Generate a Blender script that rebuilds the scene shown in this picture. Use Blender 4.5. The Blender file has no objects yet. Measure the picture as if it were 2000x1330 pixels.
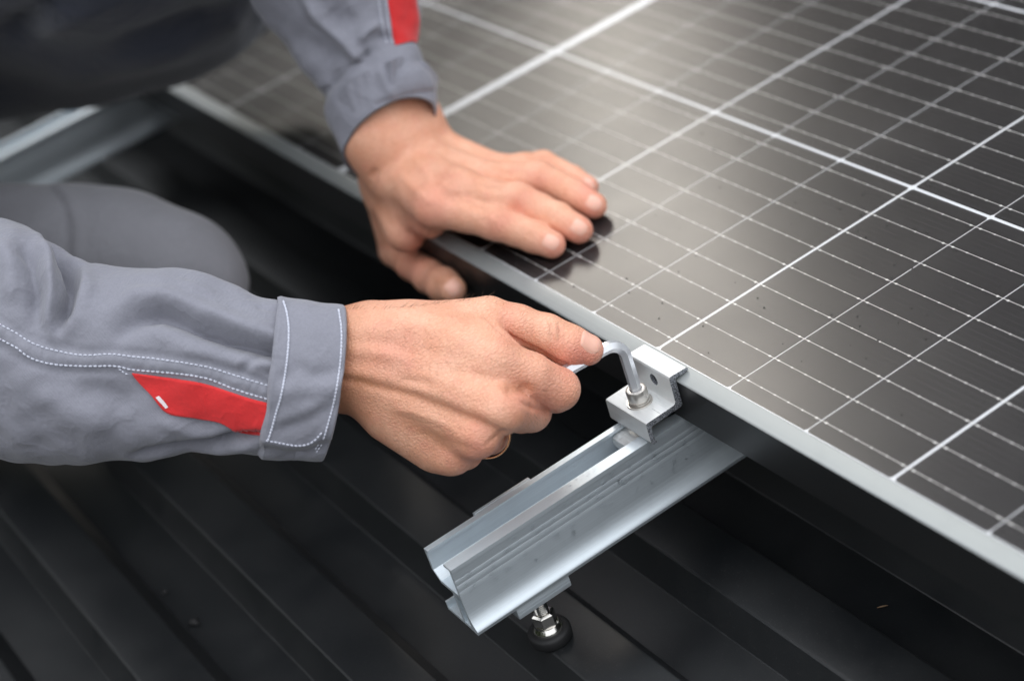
import bpy, bmesh, math, random
import numpy as np
from mathutils import Vector, Matrix
from mathutils.bvhtree import BVHTree

# ------------------------------------------------------------------ camera, sky, sun, exposure
# Layout space: millimetre-like units, x along the panel's long edge, y up the rail, z the panel's
# normal; the glass surface is z = 0.  MM turns them into metres.
MM = 0.00115
CAM_R = np.array([[0.52280499, 0.80467651, -0.2813728],
                  [0.32109183, -0.49165141, -0.80943123],
                  [-0.78966764, 0.33282818, -0.51541287]])      # right, down, forward
CAM_C = np.array([712.364, -371.089, 512.479])
CAM_F = 3842.5                                                  # focal length for a 2000 px wide frame
FOCUS = 926.0

scene = bpy.context.scene
COL = scene.collection
cam_data = bpy.data.cameras.new('camera')
cam = bpy.data.objects.new('camera', cam_data)
COL.objects.link(cam)
cam_data.sensor_fit = 'HORIZONTAL'
cam_data.sensor_width = 36.0
cam_data.lens = CAM_F * 36.0 / 2000.0
cam_data.clip_start = 0.02
cam_data.clip_end = 500.0
m = Matrix.Identity(4)
for i in range(3):
    m[i][0] = CAM_R[0][i]; m[i][1] = -CAM_R[1][i]; m[i][2] = -CAM_R[2][i]
    m[i][3] = CAM_C[i] * MM
cam.matrix_world = m
cam_data.dof.use_dof = True
cam_data.dof.focus_distance = FOCUS * MM
cam_data.dof.aperture_fstop = 4.0
cam_data.dof.aperture_blades = 9
scene.camera = cam

SUN_EL, SUN_AZ = math.radians(29.5), math.radians(149.5)            # az counted from +x towards +y
world = bpy.data.worlds.new('World')
scene.world = world
world.use_nodes = True
wn, wl = world.node_tree.nodes, world.node_tree.links
wn.clear()
w_out = wn.new('ShaderNodeOutputWorld')
w_bg = wn.new('ShaderNodeBackground')
w_sky = wn.new('ShaderNodeTexSky')
w_sky.sky_type = 'NISHITA'
w_sky.sun_disc = False
w_sky.sun_elevation = SUN_EL
w_sky.sun_rotation = math.pi / 2 - SUN_AZ
w_sky.air_density = 1.3
w_sky.dust_density = 1.0
w_sky.ozone_density = 1.0
w_hs = wn.new('ShaderNodeHueSaturation')
w_hs.inputs['Saturation'].default_value = 0.45
# overcast dome: brighter overhead than at the horizon, over a thin remainder of the clear sky
w_tc = wn.new('ShaderNodeTexCoord'); w_sp = wn.new('ShaderNodeSeparateXYZ')
w_up = wn.new('ShaderNodeMath'); w_up.operation = 'MULTIPLY_ADD'; w_up.use_clamp = False
w_up.inputs[1].default_value = 0.68; w_up.inputs[2].default_value = 0.32
w_mx = wn.new('ShaderNodeMath'); w_mx.operation = 'MAXIMUM'; w_mx.inputs[1].default_value = 0.0
w_cl = wn.new('ShaderNodeMix'); w_cl.data_type = 'RGBA'; w_cl.blend_type = 'MULTIPLY'; w_cl.inputs[0].default_value = 1.0
w_cl.inputs[6].default_value = (13.2, 13.5, 14.0, 1)
w_mix = wn.new('ShaderNodeMix'); w_mix.data_type = 'RGBA'; w_mix.inputs[0].default_value = 0.82
w_bg.inputs['Strength'].default_value = 0.12
wl.new(w_tc.outputs['Generated'], w_sp.inputs[0]); wl.new(w_sp.outputs[2], w_mx.inputs[0]); wl.new(w_mx.outputs[0], w_up.inputs[0])
wl.new(w_up.outputs[0], w_cl.inputs[7])
wl.new(w_sky.outputs[0], w_hs.inputs['Color'])
wl.new(w_hs.outputs[0], w_mix.inputs[6]); wl.new(w_cl.outputs[2], w_mix.inputs[7])
wl.new(w_mix.outputs[2], w_bg.inputs[0])
wl.new(w_bg.outputs[0], w_out.inputs[0])

sun_data = bpy.data.lights.new('sun', 'SUN')
sun = bpy.data.objects.new('sun', sun_data)
COL.objects.link(sun)
sun_data.energy = 0.62
sun_data.angle = math.radians(20)
sun_data.color = (1.0, 0.91, 0.79)
sd = Vector((math.cos(SUN_EL) * math.cos(SUN_AZ), math.cos(SUN_EL) * math.sin(SUN_AZ), math.sin(SUN_EL)))
sun.rotation_euler = sd.to_track_quat('Z', 'Y').to_euler()
sun.location = sd * 6

vs = scene.view_settings
vs.view_transform = 'Standard'
vs.look = 'None'
vs.exposure = 0.8
vs.gamma = 1.0
vs.use_curve_mapping = False
cy = scene.cycles
cy.use_denoising = True
cy.max_bounces = 8
cy.transparent_max_bounces = 12
cy.sample_clamp_indirect = 6.0

# ------------------------------------------------------------------ helpers
rng = random.Random(7)
nrng = np.random.default_rng(11)
V3 = lambda *a: np.array(a, float)

def ray(px, py):
    return CAM_R.T @ np.array([(px - 1000) / CAM_F, (py - 665) / CAM_F, 1.0])
def at_depth(px, py, d):
    return CAM_C + ray(px, py) * d
def on_z(px, py, z):
    v = ray(px, py); return CAM_C + v * (z - CAM_C[2]) / v[2]
def on_y(px, py, y):
    v = ray(px, py); return CAM_C + v * (y - CAM_C[1]) / v[1]
def on_x(px, py, x):
    v = ray(px, py); return CAM_C + v * (x - CAM_C[0]) / v[0]
def to_px(P):
    q = (np.asarray(P, float) - CAM_C) @ CAM_R.T
    return np.stack([q[..., 0] / q[..., 2] * CAM_F + 1000, q[..., 1] / q[..., 2] * CAM_F + 665], -1), q[..., 2]
unit = lambda v: np.asarray(v, float) / np.linalg.norm(v)

BASE = {}
def thing(name, label, cat, base=(0, 0, 0), group=None):
    o = bpy.data.objects.new(name, None)
    o.empty_display_size = 0.02
    COL.objects.link(o)
    o.location = [c * MM for c in base]
    BASE[o.name] = np.array(base, float)
    o['label'] = label; o['category'] = cat
    if group: o['group'] = group
    return o

def base_of(o):
    while o is not None:
        if o.name in BASE: return BASE[o.name]
        o = o.parent
    return np.zeros(3)

def mk(name, verts, faces, mats, parent=None, smooth=False, label=None, cat=None, group=None, kind=None, mat_idx=None, base=None, sharp=None):
    v = np.asarray(verts, float)
    off = base_of(parent) if parent is not None else (np.zeros(3) if base is None else np.array(base, float))
    me = bpy.data.meshes.new(name)
    me.from_pydata(((v - off) * MM).tolist(), [], [list(map(int, f)) for f in faces])
    for mt in (mats if isinstance(mats, (list, tuple)) else [mats]): me.materials.append(mt)
    if mat_idx is not None: me.polygons.foreach_set('material_index', np.asarray(mat_idx, np.int32))
    if smooth:
        me.polygons.foreach_set('use_smooth', [True] * len(me.polygons))
        if sharp is not None: me.set_sharp_from_angle(angle=math.radians(sharp))
    me.update()
    o = bpy.data.objects.new(name, me)
    COL.objects.link(o)
    if parent is not None: o.parent = parent
    elif base is not None: o.location = [c * MM for c in base]
    if label: o['label'] = label
    if cat: o['category'] = cat
    if group: o['group'] = group
    if kind: o['kind'] = kind
    return o

class MB:
    """collects shapes into one vertex/face list"""
    def __init__(s): s.v = []; s.f = []; s.m = []
    def add(s, v, f, mi=0):
        n = len(s.v); s.v += [list(map(float, p)) for p in v]; s.f += [[i + n for i in q] for q in f]; s.m += [mi] * len(f)
    def box(s, lo, hi, mi=0, bev=0.0):
        if bev <= 0:
            x0, y0, z0 = lo; x1, y1, z1 = hi
            v = [(x0, y0, z0), (x1, y0, z0), (x1, y1, z0), (x0, y1, z0), (x0, y0, z1), (x1, y0, z1), (x1, y1, z1), (x0, y1, z1)]
            s.add(v, [(0, 3, 2, 1), (4, 5, 6, 7), (0, 1, 5, 4), (1, 2, 6, 5), (2, 3, 7, 6), (3, 0, 4, 7)], mi); return
        bm = bmesh.new(); bmesh.ops.create_cube(bm, size=1.0)
        for q in bm.verts:
            for k in range(3): q.co[k] = (lo[k] + hi[k]) / 2 + q.co[k] * (hi[k] - lo[k])
        bmesh.ops.bevel(bm, geom=bm.edges[:], offset=bev, segments=2, affect='EDGES', profile=0.5)
        s.bm(bm, mi)
    def bm(s, bm, mi=0):
        bm.verts.index_update()
        s.add([q.co[:] for q in bm.verts], [[q.index for q in f.verts] for f in bm.faces], mi); bm.free()
    def tube(s, pts, rad, n=12, mi=0, caps=True, ref=None, phase=0.0):
        pts = [np.array(p, float) for p in pts]
        rad = rad if hasattr(rad, '__len__') else [rad] * len(pts)
        rings = []; u0 = None
        for i, p in enumerate(pts):
            t = unit(pts[min(i + 1, len(pts) - 1)] - pts[max(i - 1, 0)])
            if u0 is None:
                u0 = np.cross(t, ref if ref is not None else ((0, 0, 1) if abs(t[2]) < .9 else (1, 0, 0)))
            u0 = unit(u0 - t * (u0 @ t)); w = np.cross(t, u0)
            rings.append([p + rad[i] * (math.cos(phase + 2 * math.pi * k / n) * u0 + math.sin(phase + 2 * math.pi * k / n) * w) for k in range(n)])
        v = [q for r in rings for q in r]; f = []
        for i in range(len(pts) - 1):
            for k in range(n):
                a, b = i * n + k, i * n + (k + 1) % n
                f.append((a, b, b + n, a + n))
        if caps: f += [tuple(range(n))[::-1], tuple((len(pts) - 1) * n + k for k in range(n))]
        s.add(v, f, mi)
    def lathe(s, c, prof, n=24, mi=0):
        """prof: (radius, z) pairs about a vertical axis through c"""
        v = []; f = []
        for r, z in prof:
            v += [(c[0] + r * math.cos(2 * math.pi * k / n), c[1] + r * math.sin(2 * math.pi * k / n), z) for k in range(n)]
        for i in range(len(prof) - 1):
            for k in range(n):
                a, b = i * n + k, i * n + (k + 1) % n
                f.append((a, b, b + n, a + n))
        f += [tuple(range(n))[::-1], tuple((len(prof) - 1) * n + k for k in range(n))]
        s.add(v, f, mi)
    def extrude(s, prof, axis, a, b, mi=0, caps=True):
        """closed 2-D profile pushed along axis 'x' (prof = y,z) or 'y' (prof = x,z)"""
        n = len(prof)
        mkp = (lambda p, t: (t, p[0], p[1])) if axis == 'x' else (lambda p, t: (p[0], t, p[1]))
        v = [mkp(p, a) for p in prof] + [mkp(p, b) for p in prof]
        f = [(k, (k + 1) % n, n + (k + 1) % n, n + k) for k in range(n)]
        bm = bmesh.new(); vs_ = [bm.verts.new(q) for q in v]
        for q in f: bm.faces.new([vs_[i] for i in q])
        if caps:
            bm.faces.new([vs_[i] for i in range(n)][::-1]); bm.faces.new([vs_[n + i] for i in range(n)])
        bmesh.ops.recalc_face_normals(bm, faces=bm.faces[:])
        s.bm(bm, mi)
    def build(s, name, mats, parent=None, **k):
        return mk(name, s.v, s.f, mats, parent, mat_idx=s.m, **k)

# ------------------------------------------------------------------ materials
def mat(name, color=(.5, .5, .5), rough=.5, metal=0.0, **kw):
    mt = bpy.data.materials.new(name); mt.use_nodes = True
    p = mt.node_tree.nodes['Principled BSDF']
    p.inputs['Base Color'].default_value = (*color, 1); p.inputs['Roughness'].default_value = rough; p.inputs['Metallic'].default_value = metal
    for k, v in kw.items(): p.inputs[k].default_value = v
    return mt, mt.node_tree.nodes, mt.node_tree.links, p

def node(ns, t, **kw):
    n = ns.new(t)
    for k, v in kw.items():
        if k in n.inputs.keys(): n.inputs[k].default_value = v
        else: setattr(n, k, v)
    return n

def tex_coord(ns, ls, scale=(1, 1, 1), kind='Object', rot=(0, 0, 0)):
    tc = ns.new('ShaderNodeTexCoord'); mp = ns.new('ShaderNodeMapping')
    mp.inputs['Scale'].default_value = scale; mp.inputs['Rotation'].default_value = rot
    ls.new(tc.outputs[kind], mp.inputs[0]); return mp.outputs[0]

def noise(ns, ls, vec, scale, detail=3, rough=.55, dim='3D'):
    n = ns.new('ShaderNodeTexNoise'); n.inputs['Scale'].default_value = scale; n.inputs['Detail'].default_value = detail; n.inputs['Roughness'].default_value = rough
    ls.new(vec, n.inputs['Vector']); return n.outputs['Fac']

def ramp(ns, ls, fac, stops):
    r = ns.new('ShaderNodeValToRGB'); cr = r.color_ramp
    while len(cr.elements) < len(stops): cr.elements.new(.5)
    for e, (p, c) in zip(cr.elements, stops):
        e.position = p; e.color = (*c, 1) if hasattr(c, '__len__') else (c, c, c, 1)
    ls.new(fac, r.inputs[0]); return r.outputs[0]

def mixc(ns, ls, fac, a, b, mode='MIX'):
    mx = ns.new('ShaderNodeMix'); mx.data_type = 'RGBA'; mx.blend_type = mode
    for sock, val in ((mx.inputs[0], fac), (mx.inputs[6], a), (mx.inputs[7], b)):
        if hasattr(val, 'links'): ls.new(val, sock)
        else: sock.default_value = val if not hasattr(val, '__len__') else (*val, 1)
    return mx.outputs[2]

def math_(ns, ls, op, a, b=None, clamp=False):
    mn = ns.new('ShaderNodeMath'); mn.operation = op; mn.use_clamp = clamp
    for i, val in enumerate((a, b)):
        if val is None: continue
        if hasattr(val, 'links'): ls.new(val, mn.inputs[i])
        else: mn.inputs[i].default_value = val
    return mn.outputs[0]

def bump(ns, ls, height, dist, strength=1.0, normal=None):
    b = ns.new('ShaderNodeBump'); b.inputs['Distance'].default_value = dist; b.inputs['Strength'].default_value = strength
    ls.new(height, b.inputs['Height'])
    if normal is not None: ls.new(normal, b.inputs['Normal'])
    return b.outputs[0]

def make_materials():
    M = {}
    # dark painted roofing steel, faintly dusty
    mt, ns, ls, p = mat('roof_paint', (.016, .018, .020), .42, 0.0, **{'Specular IOR Level': .5})
    vec = tex_coord(ns, ls)
    f1 = noise(ns, ls, vec, 9, 5, .65); f2 = noise(ns, ls, vec, 900, 2, .6)
    c = mixc(ns, ls, ramp(ns, ls, f1, [(.35, 0), (.75, 1)]), (.006, .0072, .0085), (.0145, .0155, .0165))
    sp = ramp(ns, ls, f2, [(.62, 0), (.78, 1)])
    c = mixc(ns, ls, math_(ns, ls, 'MULTIPLY', sp, .35), c, (.085, .08, .075))
    ls.new(c, p.inputs['Base Color'])
    ls.new(ramp(ns, ls, f1, [(.3, .36), (.8, .54)]), p.inputs['Roughness'])
    ls.new(bump(ns, ls, f2, .00012, .5), p.inputs['Normal']); M['roof'] = mt
    # extruded aluminium, drawn lines along y
    def alu(name, col, rough, stretch, amount=.5, metal=1.0, cut=False):
        mt, ns, ls, p = mat(name, col, rough, metal)
        vec = tex_coord(ns, ls, stretch)
        f = noise(ns, ls, vec, 1.0, 4, .7)
        f2 = noise(ns, ls, tex_coord(ns, ls), 60, 4, .6)
        c = mixc(ns, ls, f, tuple(x * .82 for x in col), tuple(min(1, x * 1.1) for x in col))
        c = mixc(ns, ls, math_(ns, ls, 'MULTIPLY', ramp(ns, ls, f2, [(.5, 0), (.8, 1)]), .18), c, tuple(x * .6 for x in col))
        if cut: c = mixc(ns, ls, ramp(ns, ls, noise(ns, ls, tex_coord(ns, ls), 1500, 2, .7), [(.38, 0), (.62, 1)]), (.035, .037, .045), (.46, .48, .52))
        ls.new(c, p.inputs['Base Color'])
        ls.new(math_(ns, ls, 'ADD', math_(ns, ls, 'MULTIPLY', f, .22), rough - .11), p.inputs['Roughness'])
        ls.new(bump(ns, ls, f, .00015, amount), p.inputs['Normal'])
        return mt
    M['alu_y'] = alu('rail_aluminium', (.68, .745, .79), .42, (2600, 3, 1500), .5, .62)
    M['alu_x'] = alu('clamp_aluminium', (.74, .76, .76), .5, (6, 900, 900), .35, .5)
    M['alu_cut'] = alu('sawn_aluminium', (.24, .25, .28), .55, (1800, 900, 900), 1.0, .5, True)
    M['alu_frame'] = alu('frame_aluminium', (.31, .33, .33), .45, (5, 1200, 600), .3, .4)
    mt, ns, ls, p = mat('black_anodised', (.012, .013, .014), .38)
    f = noise(ns, ls, tex_coord(ns, ls, (12, 900, 500)), 1, 4, .7)
    ls.new(mixc(ns, ls, f, (.006, .0065, .007), (.018, .0185, .019)), p.inputs['Base Color']); M['black'] = mt
    M['steel'] = alu('stainless_steel', (.62, .59, .55), .3, (300, 300, 300), .12, .8)
    M['chrome'] = alu('key_steel', (.78, .80, .84), .30, (9, 9, 9), .02, .55)
    M['zinc'] = alu('nut_steel', (.70, .68, .64), .15, (250, 250, 250), .08)
    M['gold'] = mat('ring_gold', (.80, .42, .22), .18, 1.0)[0]
    M['rubber'] = mat('black_rubber', (.010, .010, .011), .6)[0]
    # photovoltaic cell: blue-black silicon, fine silver fingers across, dashed pad rows along
    mt, ns, ls, p = mat('silicon_cell', (.012, .012, .017), .38)
    tc = ns.new('ShaderNodeTexCoord'); sx = ns.new('ShaderNodeSeparateXYZ'); ls.new(tc.outputs['Object'], sx.inputs[0])
    def stripes(src, pitch, duty, off=0.0):
        a = math_(ns, ls, 'MULTIPLY', src, 1 / (pitch * MM)); a = math_(ns, ls, 'ADD', a, 1000 + off)
        a = math_(ns, ls, 'FRACT', a)
        return math_(ns, ls, 'LESS_THAN', a, duty)
    fing = stripes(sx.outputs[0], 1.22, .13)
    rows = stripes(sx.outputs[1], 18.44 / 5, .085, .5)
    dash = stripes(sx.outputs[0], 1.85, .55)
    pads = math_(ns, ls, 'MULTIPLY', rows, dash)
    nz = noise(ns, ls, tc.outputs['Object'], 22, 3)
    c = mixc(ns, ls, nz, (.007, .006, .008), (.015, .012, .013))
    c = mixc(ns, ls, math_(ns, ls, 'MULTIPLY', fing, .36), c, (.17, .16, .16))
    c = mixc(ns, ls, math_(ns, ls, 'MULTIPLY', pads, .26), c, (.26, .25, .24))
    ls.new(c, p.inputs['Base Color']); M['cell'] = mt
    M['backsheet'] = mat('white_backsheet', (.80, .81, .83), .55)[0]
    M['ribbon'] = mat('tinned_ribbon', (.85, .83, .80), .38, .2)[0]
    # glass: clear with a soft-edged reflection
    mt = bpy.data.materials.new('solar_glass'); mt.use_nodes = True
    ns, ls = mt.node_tree.nodes, mt.node_tree.links; ns.clear()
    out = ns.new('ShaderNodeOutputMaterial'); mx = ns.new('ShaderNodeMixShader'); fr = ns.new('ShaderNodeFresnel'); fr.inputs[0].default_value = 1.38
    tr = ns.new('ShaderNodeBsdfTransparent'); gl = ns.new('ShaderNodeBsdfGlossy')
    dirt = noise(ns, ls, tex_coord(ns, ls), 7, 5, .6)
    ls.new(ramp(ns, ls, dirt, [(.3, .19), (.75, .27)]), gl.inputs['Roughness'])
    ls.new(fr.outputs[0], mx.inputs[0]); ls.new(tr.outputs[0], mx.inputs[1]); ls.new(gl.outputs[0], mx.inputs[2]); ls.new(mx.outputs[0], out.inputs[0])
    M['glass'] = mt
    mt = bpy.data.materials.new('glass_rear'); mt.use_nodes = True
    ns, ls = mt.node_tree.nodes, mt.node_tree.links; ns.clear()
    out = ns.new('ShaderNodeOutputMaterial'); tr = ns.new('ShaderNodeBsdfTransparent'); ls.new(tr.outputs[0], out.inputs[0]); M['clear'] = mt
    mt, ns, ls, p = mat('water', (1, 1, 1), .02, 0, IOR=1.33); p.inputs['Transmission Weight'].default_value = 1.0; M['water'] = mt
    M['drop'] = mat('rain_bead', (.035, .032, .03), .04)[0]
    M['grit'] = mat('grit', (.035, .03, .028), .7)[0]
    # twill work cloth
    def cloth(name, col):
        mt, ns, ls, p = mat(name, col, .88)
        p.inputs['Sheen Weight'].default_value = .25; p.inputs['Sheen Roughness'].default_value = .5
        w = ns.new('ShaderNodeTexWave'); w.wave_type = 'BANDS'; w.bands_direction = 'DIAGONAL'; w.inputs['Scale'].default_value = 330; w.inputs['Distortion'].default_value = 1.5
        vec = tex_coord(ns, ls); ls.new(vec, w.inputs[0])
        big = noise(ns, ls, vec, 28, 5, .6); fine = noise(ns, ls, vec, 700, 2, .6)
        c = mixc(ns, ls, big, tuple(x * .88 for x in col), tuple(min(1, x * 1.12) for x in col))
        c = mixc(ns, ls, math_(ns, ls, 'MULTIPLY', fine, .40), c, tuple(x * .5 for x in col))
        ls.new(c, p.inputs['Base Color'])
        h = math_(ns, ls, 'ADD', math_(ns, ls, 'MULTIPLY', w.outputs['Fac'], .22), math_(ns, ls, 'MULTIPLY', fine, .7))
        cr = ramp(ns, ls, noise(ns, ls, tex_coord(ns, ls, (42, 26, 34)), 1.0, 3, .5), [(.44, 0), (.495, 1), (.505, 1), (.56, 0)])
        n1 = bump(ns, ls, cr, .0009, .28)
        n1 = bump(ns, ls, noise(ns, ls, vec, 85, 5, .62), .0015, .6, n1)
        ls.new(bump(ns, ls, h, .00022, .8, n1), p.inputs['Normal'])
        return mt
    M['jacket'] = cloth('grey_twill', (.245, .248, .292))
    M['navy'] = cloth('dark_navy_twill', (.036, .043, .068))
    M['trouser'] = cloth('trouser_twill', (.24, .24, .265))
    M['red'] = cloth('red_twill', (.68, .020, .022))
    M['thread'] = mat('white_thread', (.56, .58, .67), .75)[0]
    M['label'] = mat('white_label', (.8, .72, .74), .6)[0]
    # skin
    mt, ns, ls, p = mat('skin', (.62, .34, .23), .5)
    vec = tex_coord(ns, ls)
    at = ns.new('ShaderNodeAttribute'); at.attribute_name = 'blush'
    at2 = ns.new('ShaderNodeAttribute'); at2.attribute_name = 'tan'
    mot = noise(ns, ls, vec, 55, 5, .65); pores = ns.new('ShaderNodeTexVoronoi'); pores.inputs['Scale'].default_value = 900; ls.new(vec, pores.inputs[0])
    c = mixc(ns, ls, ramp(ns, ls, mot, [(.32, 0), (.68, 1)]), (.76, .36, .225), (.86, .475, .325))
    c = mixc(ns, ls, at.outputs['Fac'], c, (.74, .255, .19))
    c = mixc(ns, ls, at2.outputs['Fac'], c, (.50, .22, .115))
    fk = noise(ns, ls, vec, 420, 3, .6)
    c = mixc(ns, ls, math_(ns, ls, 'MULTIPLY', ramp(ns, ls, fk, [(.60, 0), (.72, 1)]), .28), c, (.38, .17, .10))
    ls.new(c, p.inputs['Base Color'])
    p.inputs['Subsurface Weight'].default_value = .10
    p.inputs['Subsurface Radius'].default_value = (1.0, .38, .2); p.inputs['Subsurface Scale'].default_value = .0032
    p.inputs['Specular IOR Level'].default_value = .5
    ls.new(ramp(ns, ls, fk, [(.3, .36), (.7, .54)]), p.inputs['Roughness'])
    # crossing skin lines: stretched cell edges, a little darker in the furrow
    vo = ns.new('ShaderNodeTexVoronoi'); vo.feature = 'DISTANCE_TO_EDGE'; vo.inputs['Scale'].default_value = 1.0
    ls.new(tex_coord(ns, ls, (760, 330, 520), rot=(.2, .4, .6)), vo.inputs[0])
    fur = ramp(ns, ls, vo.outputs['Distance'], [(.0, 0), (.22, 1)])
    wr = noise(ns, ls, tex_coord(ns, ls, (520, 150, 300), rot=(0, 0, .5)), 1.6, 4, .65)
    c = mixc(ns, ls, math_(ns, ls, 'MULTIPLY', math_(ns, ls, 'SUBTRACT', 1.0, fur), .20), c, (.48, .19, .11))
    red = noise(ns, ls, vec, 95, 3, .6)
    c = mixc(ns, ls, math_(ns, ls, 'MULTIPLY', ramp(ns, ls, red, [(.52, 0), (.72, 1)]), .32), c, (.70, .27, .20))
    ls.new(c, p.inputs['Base Color'])
    n1 = bump(ns, ls, wr, .0006, .8)
    n1 = bump(ns, ls, fur, .00026, .7, n1)
    n2 = bump(ns, ls, pores.outputs['Distance'], .00016, .7, n1)
    ls.new(n2, p.inputs['Normal']); M['skin'] = mt
    mt, ns, ls, p = mat('nail', (.79, .44, .335), .34); p.inputs['Subsurface Weight'].default_value = .2; p.inputs['Subsurface Scale'].default_value = .002; M['nail'] = mt
    M['hair'] = mat('body_hair', (.17, .09, .05), .5)[0]
    M['leaf'] = mat('leaf', (.055, .075, .028), .7)[0]
    M['twig'] = mat('dry_twig', (.14, .09, .05), .8)[0]
    M['bark'] = mat('bark', (.07, .05, .035), .9)[0]
    mt, ns, ls, p = mat('ground', (.06, .08, .035), .95)
    ls.new(mixc(ns, ls, noise(ns, ls, tex_coord(ns, ls), .5, 5), (.05, .075, .03), (.09, .085, .045)), p.inputs['Base Color']); M['ground'] = mt
    return M
M = make_materials()

# ------------------------------------------------------------------ setting: roof, ground, wood beyond, shaped to darken reflections
ROOF_Z = -103.0
def build_roof():
    pitch, h = 80.0, 16.0
    v = []; f = []
    prof = []
    y = -193.0 - pitch * 34
    while y < 4600:
        for dy, dz in ((-10.5, -h), (-9.9, -h + .5), (-1.0, -.95), (-.1, -.25), (1.3, 0), (27.7, 0), (29.1, -.25), (30.0, -.95), (38.6, -h + .5), (39.2, -h)):
            prof.append((y + dy, ROOF_Z + dz))
        y += pitch
    xs = [-3600, -1500, -700, -300, 0, 300, 700, 2600]
    n = len(prof)
    for x in xs: v += [(x, a, b) for a, b in prof]
    for i in range(len(xs) - 1):
        for k in range(n - 1):
            f.append((i * n + k, (i + 1) * n + k, (i + 1) * n + k + 1, i * n + k + 1))
    mk('roof', v, f, M['roof'], smooth=True, sharp=14, kind='structure', label='dark grey trapezoidal sheet metal roof under the rails', cat='roof')
build_roof()

def build_ground():
    s = 160000; z = -5200
    mk('ground', [(-s, -s, z), (s, -s, z), (s, s, z), (-s, s, z)], [(0, 1, 2, 3)], M['ground'], kind='structure')
    mb = MB()
    spots = []
    az = 102.0
    while az < 462:  # unseen trees: heights and gap set to darken reflections and bound the glare
        if az < 145.4: el = rng.uniform(44, 49); st = 3.6
        elif az < 152.6: el = rng.uniform(23.2, 24.6); st = 3.2
        elif az < 205: el = rng.uniform(28, 32); st = 4.2
        elif 232 < az < 306: el = rng.uniform(28, 34); st = 5.5
        elif az > 306: el = rng.uniform(8, 13); st = 8.5
        else: el = rng.uniform(19, 25); st = 7.5
        spots.append((math.radians(az + rng.uniform(-.6, .6)), el)); az += st
    for az, el in spots:
        d = rng.uniform(15000, 19000); wide = d * math.tan(math.radians(3.9 if az < 3.6 and az > 1.78 else 5.5))
        c = np.array([math.cos(az) * d, math.sin(az) * d, z])
        hgt = d * math.tan(math.radians(el)) - z
        mb.tube([c, c + V3(0, 0, hgt * .35), c + V3(rng.uniform(-300, 300), 0, hgt * .8)], [230, 180, 50], 7, 1)
        for b in range(4):
            a = rng.uniform(0, 6.28); p = c + V3(0, 0, hgt * rng.uniform(.3, .55)); mb.tube([p, p + V3(math.cos(a) * wide * .7, math.sin(a) * wide * .7, 1600)], [90, 25], 5, 1)
        for q in range(520):
            u = nrng.normal(size=3); u /= np.linalg.norm(u); rr = nrng.uniform(.2, 1.0) ** .5
            p = c + V3(u[0] * wide * rr, u[1] * wide * rr, hgt * .55 + u[2] * hgt * .45 * rr)
            e1 = unit(nrng.normal(size=3)); e2 = unit(np.cross(e1, nrng.normal(size=3))); s_ = nrng.uniform(300, 620)
            mb.add([p - e1 * s_, p - e2 * s_ * .7, p + e1 * s_, p + e2 * s_ * .7], [(0, 1, 2, 3)], 0)
    mb.build('shading_trees', [M['leaf'], M['bark']], kind='stuff', label='leafy trees out of view round the roof, shaped to darken what the panel glass mirrors', cat='trees')
build_ground()

def build_litter():
    def profile_z(y):
        t = (y + 193.0) % 80.0
        return ROOF_Z if t < 29 else (ROOF_Z - 16 * (t - 29) / 10 if t < 39 else (ROOF_Z - 16 if t < 69.5 else ROOF_Z - 16 * (80 - t) / 10.5))
    def settle(px_):
        z = ROOF_Z
        for _ in range(8):
            p = on_z(*px_, z); z = profile_z(p[1])
        return on_z(*px_, z)
    p = settle((1724, 1186)); mb = MB()
    d = unit(V3(.55, .8, 0)); mb.tube([p + V3(0, 0, .6) - d * 2.6, p + V3(.2, 0, .9) - d * .6, p + V3(0, .2, .7) + d * 1.6, p + V3(0, 0, .6) + d * 2.8], [.25, .45, .4, .15], 7)
    mb.build('twig', M['twig'], smooth=True, label='tiny pale brown twig lying on the dark roof', cat='twig', base=p)
    for px_, r, lab in (((322, 1157), 1.7, 'smaller black crumb of dirt on the roof rib, nearer the sleeve'), ((381, 1216), 2.6, 'larger black crumb of dirt on the roof rib below the smaller one')):
        p = settle(px_); bm = bmesh.new(); bmesh.ops.create_icosphere(bm, subdivisions=2, radius=1.0)
        for q in bm.verts:
            k = 1 + .25 * math.sin(q.co.x * 5 + r) + .2 * math.cos(q.co.y * 6 + r * 2); q.co = Vector((p[0] + q.co.x * r * k * 1.4, p[1] + q.co.y * r * k, p[2] + r * .4 + q.co.z * r * .6 * k))
        mb = MB(); mb.bm(bm); mb.build('dirt_crumb', M['rubber'], smooth=True, label=lab, cat='dirt crumb', group='dirt crumbs on the roof', base=p)
build_litter()

# ------------------------------------------------------------------ mounting rails
def section_mesh(polys, y0, y1):
    """non-overlapping 2-D cells in x,z -> prism along y without inner faces"""
    idx = {}; pts = []
    def pid(p):
        k = (round(p[0], 3), round(p[1], 3))
        if k not in idx: idx[k] = len(pts); pts.append(k)
        return idx[k]
    cells = [[pid(p) for p in q] for q in polys]
    cnt = {}
    for c in cells:
        for i in range(len(c)):
            cnt.setdefault(frozenset((c[i], c[(i + 1) % len(c)])), []).append((c[i], c[(i + 1) % len(c)]))
    n = len(pts)
    v = [(p[0], y0, p[1]) for p in pts] + [(p[0], y1, p[1]) for p in pts]
    f = [c for c in cells] + [[n + i for i in c[::-1]] for c in cells]
    f += [(e[0][1], e[0][0], e[0][0] + n, e[0][1] + n) for e in cnt.values() if len(e) == 1]
    bm = bmesh.new(); vv = [bm.verts.new(p) for p in v]
    for q in f: bm.faces.new([vv[i] for i in q])
    bmesh.ops.recalc_face_normals(bm, faces=bm.faces[:])
    return bm

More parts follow.
